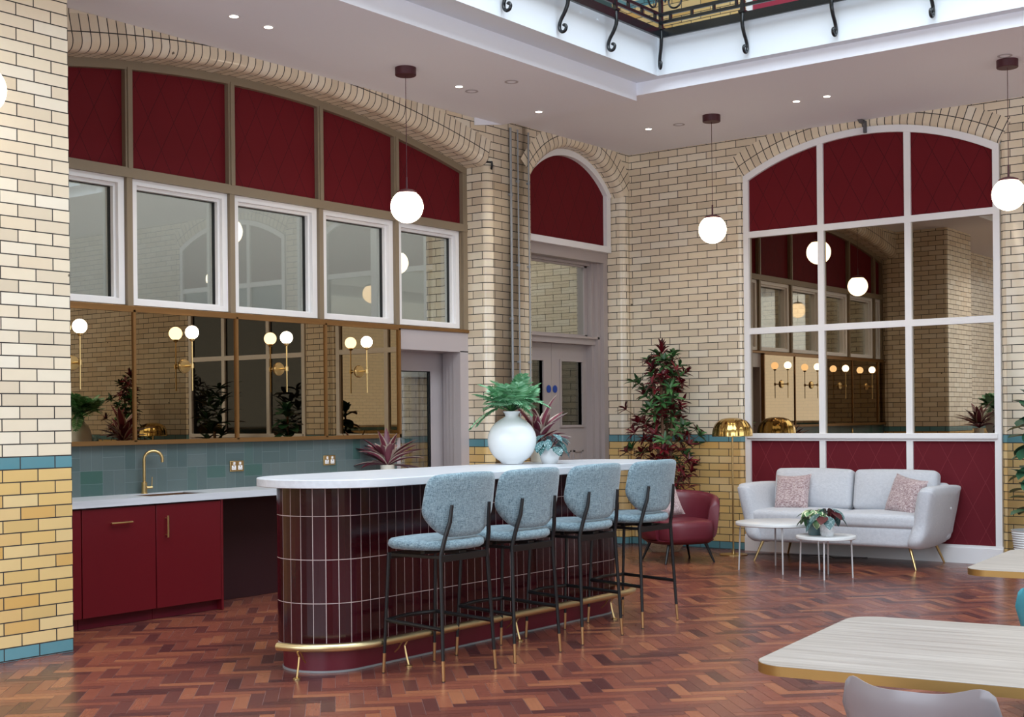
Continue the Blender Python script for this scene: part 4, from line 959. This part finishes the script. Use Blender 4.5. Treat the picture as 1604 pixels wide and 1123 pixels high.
# local axes: +x towards the wall, y along the wall; front at x=-.42
mb = MB(); rbox(mb, (0, 0, .30), (.80, 1.72, .20), .04, puff=(0, 0, .0)); obj('base', mb, SOFAF, r, world=False, smooth=60)
mb = MB()
for sg in (-1, 1):
    # sloping arm: outline in x-z extruded along y and flared outwards
    o2 = [(-.40, .20), (.36, .20), (.44, .40), (.44, .70), (.38, .76), (-.30, .775), (-.43, .745), (-.455, .70), (-.43, .42)]
    ctl = o2; out = []
    m = len(ctl)
    for i in range(m):
        p0, p1, p2, p3 = [Vector(ctl[(i+k) % m]) for k in (-1, 0, 1, 2)]
        for t in (0, .25, .5, .75): out.append(tuple(.5*((2*p1)+(-p0+p2)*t+(2*p0-5*p1+4*p2-p3)*t*t+(-p0+3*p1-3*p2+p3)*t**3)))
    mb2 = MB(); mb2.pillow(out, [(0, -.075), (.6, -.075), (.9, -.07), (.975, -.05), (1, -.02), (1, .02), (.975, .05), (.9, .07), (.6, .078), (0, .08)], lambda x, z, d: (x, sg*(.815+(z-.2)*.20+d-(.05 if z < .3 else .0)*(.3-z)*10*.5), z))
    obj('arm', mb2, SOFAF, r, world=False, smooth=60)
mb = MB(); rbox(mb, (.33, 0, .50), (.18, 1.80, .56), .06); obj('back', mb, SOFAF, r, world=False, smooth=60)
for sg in (-1, 1):
    mb = MB(); rbox(mb, (-.07, sg*.435, .445), (.70, .865, .13), .045, puff=(0, 0, .018)); obj('seat_cushion', mb, SOFAF, r, world=False, smooth=60)
    mb = MB(); rbox(mb, (0, 0, 0), (.16, .83, .40), .05, 8, puff=(.05, .0, .012)); mb.move(Matrix.Translation((.19, sg*.425, .70)) @ Matrix.Rotation(math.radians(12), 4, 'Y')); obj('back_cushion', mb, SOFAF, r, world=False, smooth=60)
for x, sy in ((-.34, 1), (-.34, -1), (.34, 1), (.34, -1)):
    mb = MB(); mb.tuber([(x+math.copysign(.06, x)*1.0, sy*.82, 0), (x, sy*.74, .22)], [.009, .016], 10); obj('leg', mb, BRASS, r, world=False)
for y, z in ((-1, 0),):
    mb = MB(); mb.lathe([(.0, .004), (.012, .002), (.014, -.004)], n=12); mb.move(Matrix.Translation((-.02, -1.03, .56)) @ Matrix.Rotation(PI/2, 4, 'X')); obj('button', mb, SOFAF, r, world=False)
cushion((12.38, 5.90, .665), face_dir((-.93, .05, .30), math.radians(3)), .39, 'pink flecked cushion at the left end of the pale sofa')
cushion((12.38, 4.72, .665), face_dir((-.90, .28, .30), math.radians(-10)), .39, 'pink flecked cushion at the right end of the pale sofa')
# ------------------------------------------------------------------ coffee tables
TWH = simple('white_tabletop', srgb(214, 214, 214), .35)
def coffee(loc, R_, H, label, legs, rot=0):
    r = thing('coffee_table', loc, label, 'coffee table', 'round white coffee tables')
    mb = MB(); mb.lathe([(0, H-.032), (R_-.008, H-.032), (R_, H-.026), (R_, H-.004), (R_-.004, H), (0, H)], n=56); obj('tabletop', mb, TWH, r, world=False, smooth=50)
    for k in range(legs):
        a = rot+2*PI*k/legs; x, y = (R_-.045)*math.cos(a), (R_-.045)*math.sin(a)
        mb = MB(); mb.tuber([(x*1.05, y*1.05, 0), (x, y, H-.03)], [.007, .008], 10); obj('leg', mb, simple('white_metal_leg', srgb(190, 190, 192), .35) if k == 0 and legs == 4 and R_ > .3 else WMET, r, world=False)
    return r
WMET = simple('white_metal', srgb(196, 194, 194), .35)
coffee((11.42, 5.58, 0), .40, .455, 'larger round white coffee table in front of the left seat of the sofa', 4, .55)
coffee((11.14, 4.98, 0), .265, .375, 'smaller round white coffee table holding two potted plants', 4, .35)
P3 = [(0, 0), (.055, 0), (.06, .008), (.066, .11), (.072, .112), (.072, .13), (.064, .13), (.062, .112), (0, .108)]
P4 = [(0, 0), (.05, 0), (.06, .02), (.064, .07), (.062, .12), (.058, .122), (.055, .10), (0, .098)]
begonia((11.13, 5.08, .375), 'cream variegated trailing plant in a teal pot on the small coffee table', .16, 30, 21, P3, TEALP, .12, mats=(L_VAR, L_BEGR), red=.06)
begonia((11.06, 4.93, .375), 'dark backed angel wing begonia in a dimpled white pot on the coffee table', .19, 14, 22, P4, DIMP, .115, mats=(L_BEG, L_BEGR), red=.3)
# ------------------------------------------------------------------ fiddle leaf fig at the right edge
random.seed(31); r = thing('fiddle_leaf_fig', (12.3, 3.50, 0), 'fiddle leaf fig in a ribbed white pot cut by the right edge', 'plant')
mb = MB(); lf = MB(); mb.tube([(0, 0, .3), (.01, .02, .8), (.0, .0, 1.6)], .014, 8)
for i in range(52):
    t = i/51; z = .55+1.0*t; a = i*2.4; d = Vector((math.cos(a), math.sin(a), rv(-.5, 1.0))); leaf(lf, (0, 0, z), d, (0, 0, 1), rv(.20, .27), .15, .35, 6, .12, shape=1)
rosette(lf, (0, 0, 1.55), 6, .22, .12, (10, 60), .2)
obj('stem', mb, BARK, r, world=False); obj('leaves', lf, L_FIG, r, world=False, smooth=180, wd=False)
pr = [(0, 0), (.14, 0), (.15, .01)]
for i in range(18): pr += [(.155+.05*i/18, .02+i*.021), (.149+.05*i/18, .031+i*.021)]
pr += [(.205, .40), (.195, .40), (.19, .36), (0, .36)]; pot(r, pr, CERAM, .188, .365)
# dark leaved plant reflected in the mirror
random.seed(33); r = thing('leafy_plant', (12.3, 2.2, 0), 'dark green bushy plant before the second screen, seen only in the bar mirror', 'plant'); lf = MB(); mb = MB(); mb.tube([(0, 0, .3), (0, 0, 1.3)], .02, 8)
for i in range(20): rosette(lf, (.1*math.cos(i*2.4), .1*math.sin(i*2.4), .75+.06*i), 8, .24, .06, (30, 90), .4)
obj('stem', mb, BARK, r, world=False); obj('leaves', lf, L_DARK, r, world=False, smooth=180, wd=False); pot(r, [(0, 0), (.14, 0), (.2, .38), (.19, .38), (.18, .34), (0, .34)], CREAMP, .18, .35)
# ------------------------------------------------------------------ dining tables and chairs at the right
def dining_table(loc, rz, label, sx=1.04, sy=1.9):
    r = thing('dining_table', loc, label, 'table', 'washed oak dining tables', rz=rz)
    o2 = [(x-0, y-sy) for x, y in stad(0, sx, 0, sy, .10, 10)]
    mb = MB(); mb.extrude(o2, .7215, .75); obj('tabletop', mb, OAKW, r, world=False, bevel=.0015)
    cx_, cy_ = sx/2, -sy/2; o3 = [(cx_+(x-cx_)*1.0022, cy_+(y-cy_)*1.0012) for x, y in o2]
    mb = MB(); mb.extrude(o3, .7195, .7475); obj('brass_edge', mb, BRASSM, r, world=False)
    for yy_ in (-sy*.70,):
        mb = MB(); mb.lathe([(0, .0), (.24, 0), (.24, .012), (.05, .02), (.035, .03), (.035, .70), (.12, .718), (0, .7195)], (sx*.55, yy_, 0), 28); obj('pedestal', mb, BLACK, r, world=False)
    return r
BRASSM = simple('satin_brass_edge', srgb(168, 132, 78), .42, .85)
dining_table((3.37, 1.69, 0), math.radians(7), 'washed oak table with rounded corner and brass edge in the right foreground')
dining_table((6.0, 1.98, 0), math.radians(5), 'washed oak table with brass edge, only its corner showing at the right edge')
def shell_chair(loc, rz, mat, label, H=.80):
    """faces +X locally; its back shell stands at x=-.2"""
    r = thing('dining_chair', loc, label, 'chair', rz=rz); mb = MB(); rows = []
    for side in (0, 1):
        pass
    W = .195; n = 28; m = 12; front = []; back = []
    def topz(u): return H+.0-.020*math.cos(u*PI*.5)**2+(.004*math.cos(u*PI*2))
    for i in range(n+1):
        u = -1+2*i/n; hw = W; rf = []; rb_ = []
        cor = max(0, abs(u)-.70)/.30
        tz = topz(u)-.085*(1-math.sqrt(max(0, 1-cor**2.2)))
        bz = .50+.05*(1-math.sqrt(max(0, 1-cor**2)))
        for j in range(m+1):
            v = j/m; z = bz+(tz-bz)*v; x = -.215+.10*u*u-.05*v; y = u*hw*(.86+.18*v)
            th = .016*min(1, (1-abs(u))*8+.15)*min(1, (1-v)*7+.12)
            rf.append((x+th, y, z)); rb_.append((x-th, y, z))
        front.append(rf); back.append(rb_)
    mb.grid(front); mb.grid(back[::-1])
    for A, B in ((front[0], back[0]), (front[-1], back[-1]), ([q[0] for q in front], [q[0] for q in back]), ([q[-1] for q in front], [q[-1] for q in back])): mb.grid([A, B])
    obj('backrest', mb, mat, r, world=False, smooth=60)
    mb = MB(); mb.pillow(sup(.225, .225, 3, 40), [(0, .42), (.85, .42), (.97, .43), (1, .445), (.97, .462), (.85, .47), (0, .475)]); obj('seat', mb, mat, r, world=False, smooth=180)
    for sx in (-1, 1):
        for sy in (-1, 1): mb = MB(); mb.tuber([(sx*.21, sy*.2, 0), (sx*.15, sy*.15, .43)], [.009, .012], 8); obj('leg', mb, BLACK, r, world=False)
    mb = MB(); mb.box(-.235, -.222, -.02, .02, .43, .60); obj('back_support', mb, BLACK, r, world=False)
    return r
shell_chair((3.35, 1.125, 0), math.radians(2), GREYF, 'pale grey padded chair seen from behind at the near table')
shell_chair((5.33, 1.30, 0), math.radians(5), TEALF, 'turquoise chair between the two tables at the right edge')
shell_chair((3.34, .66, 0), math.radians(2), TEALF, 'turquoise chair at the near table in the bottom right corner')
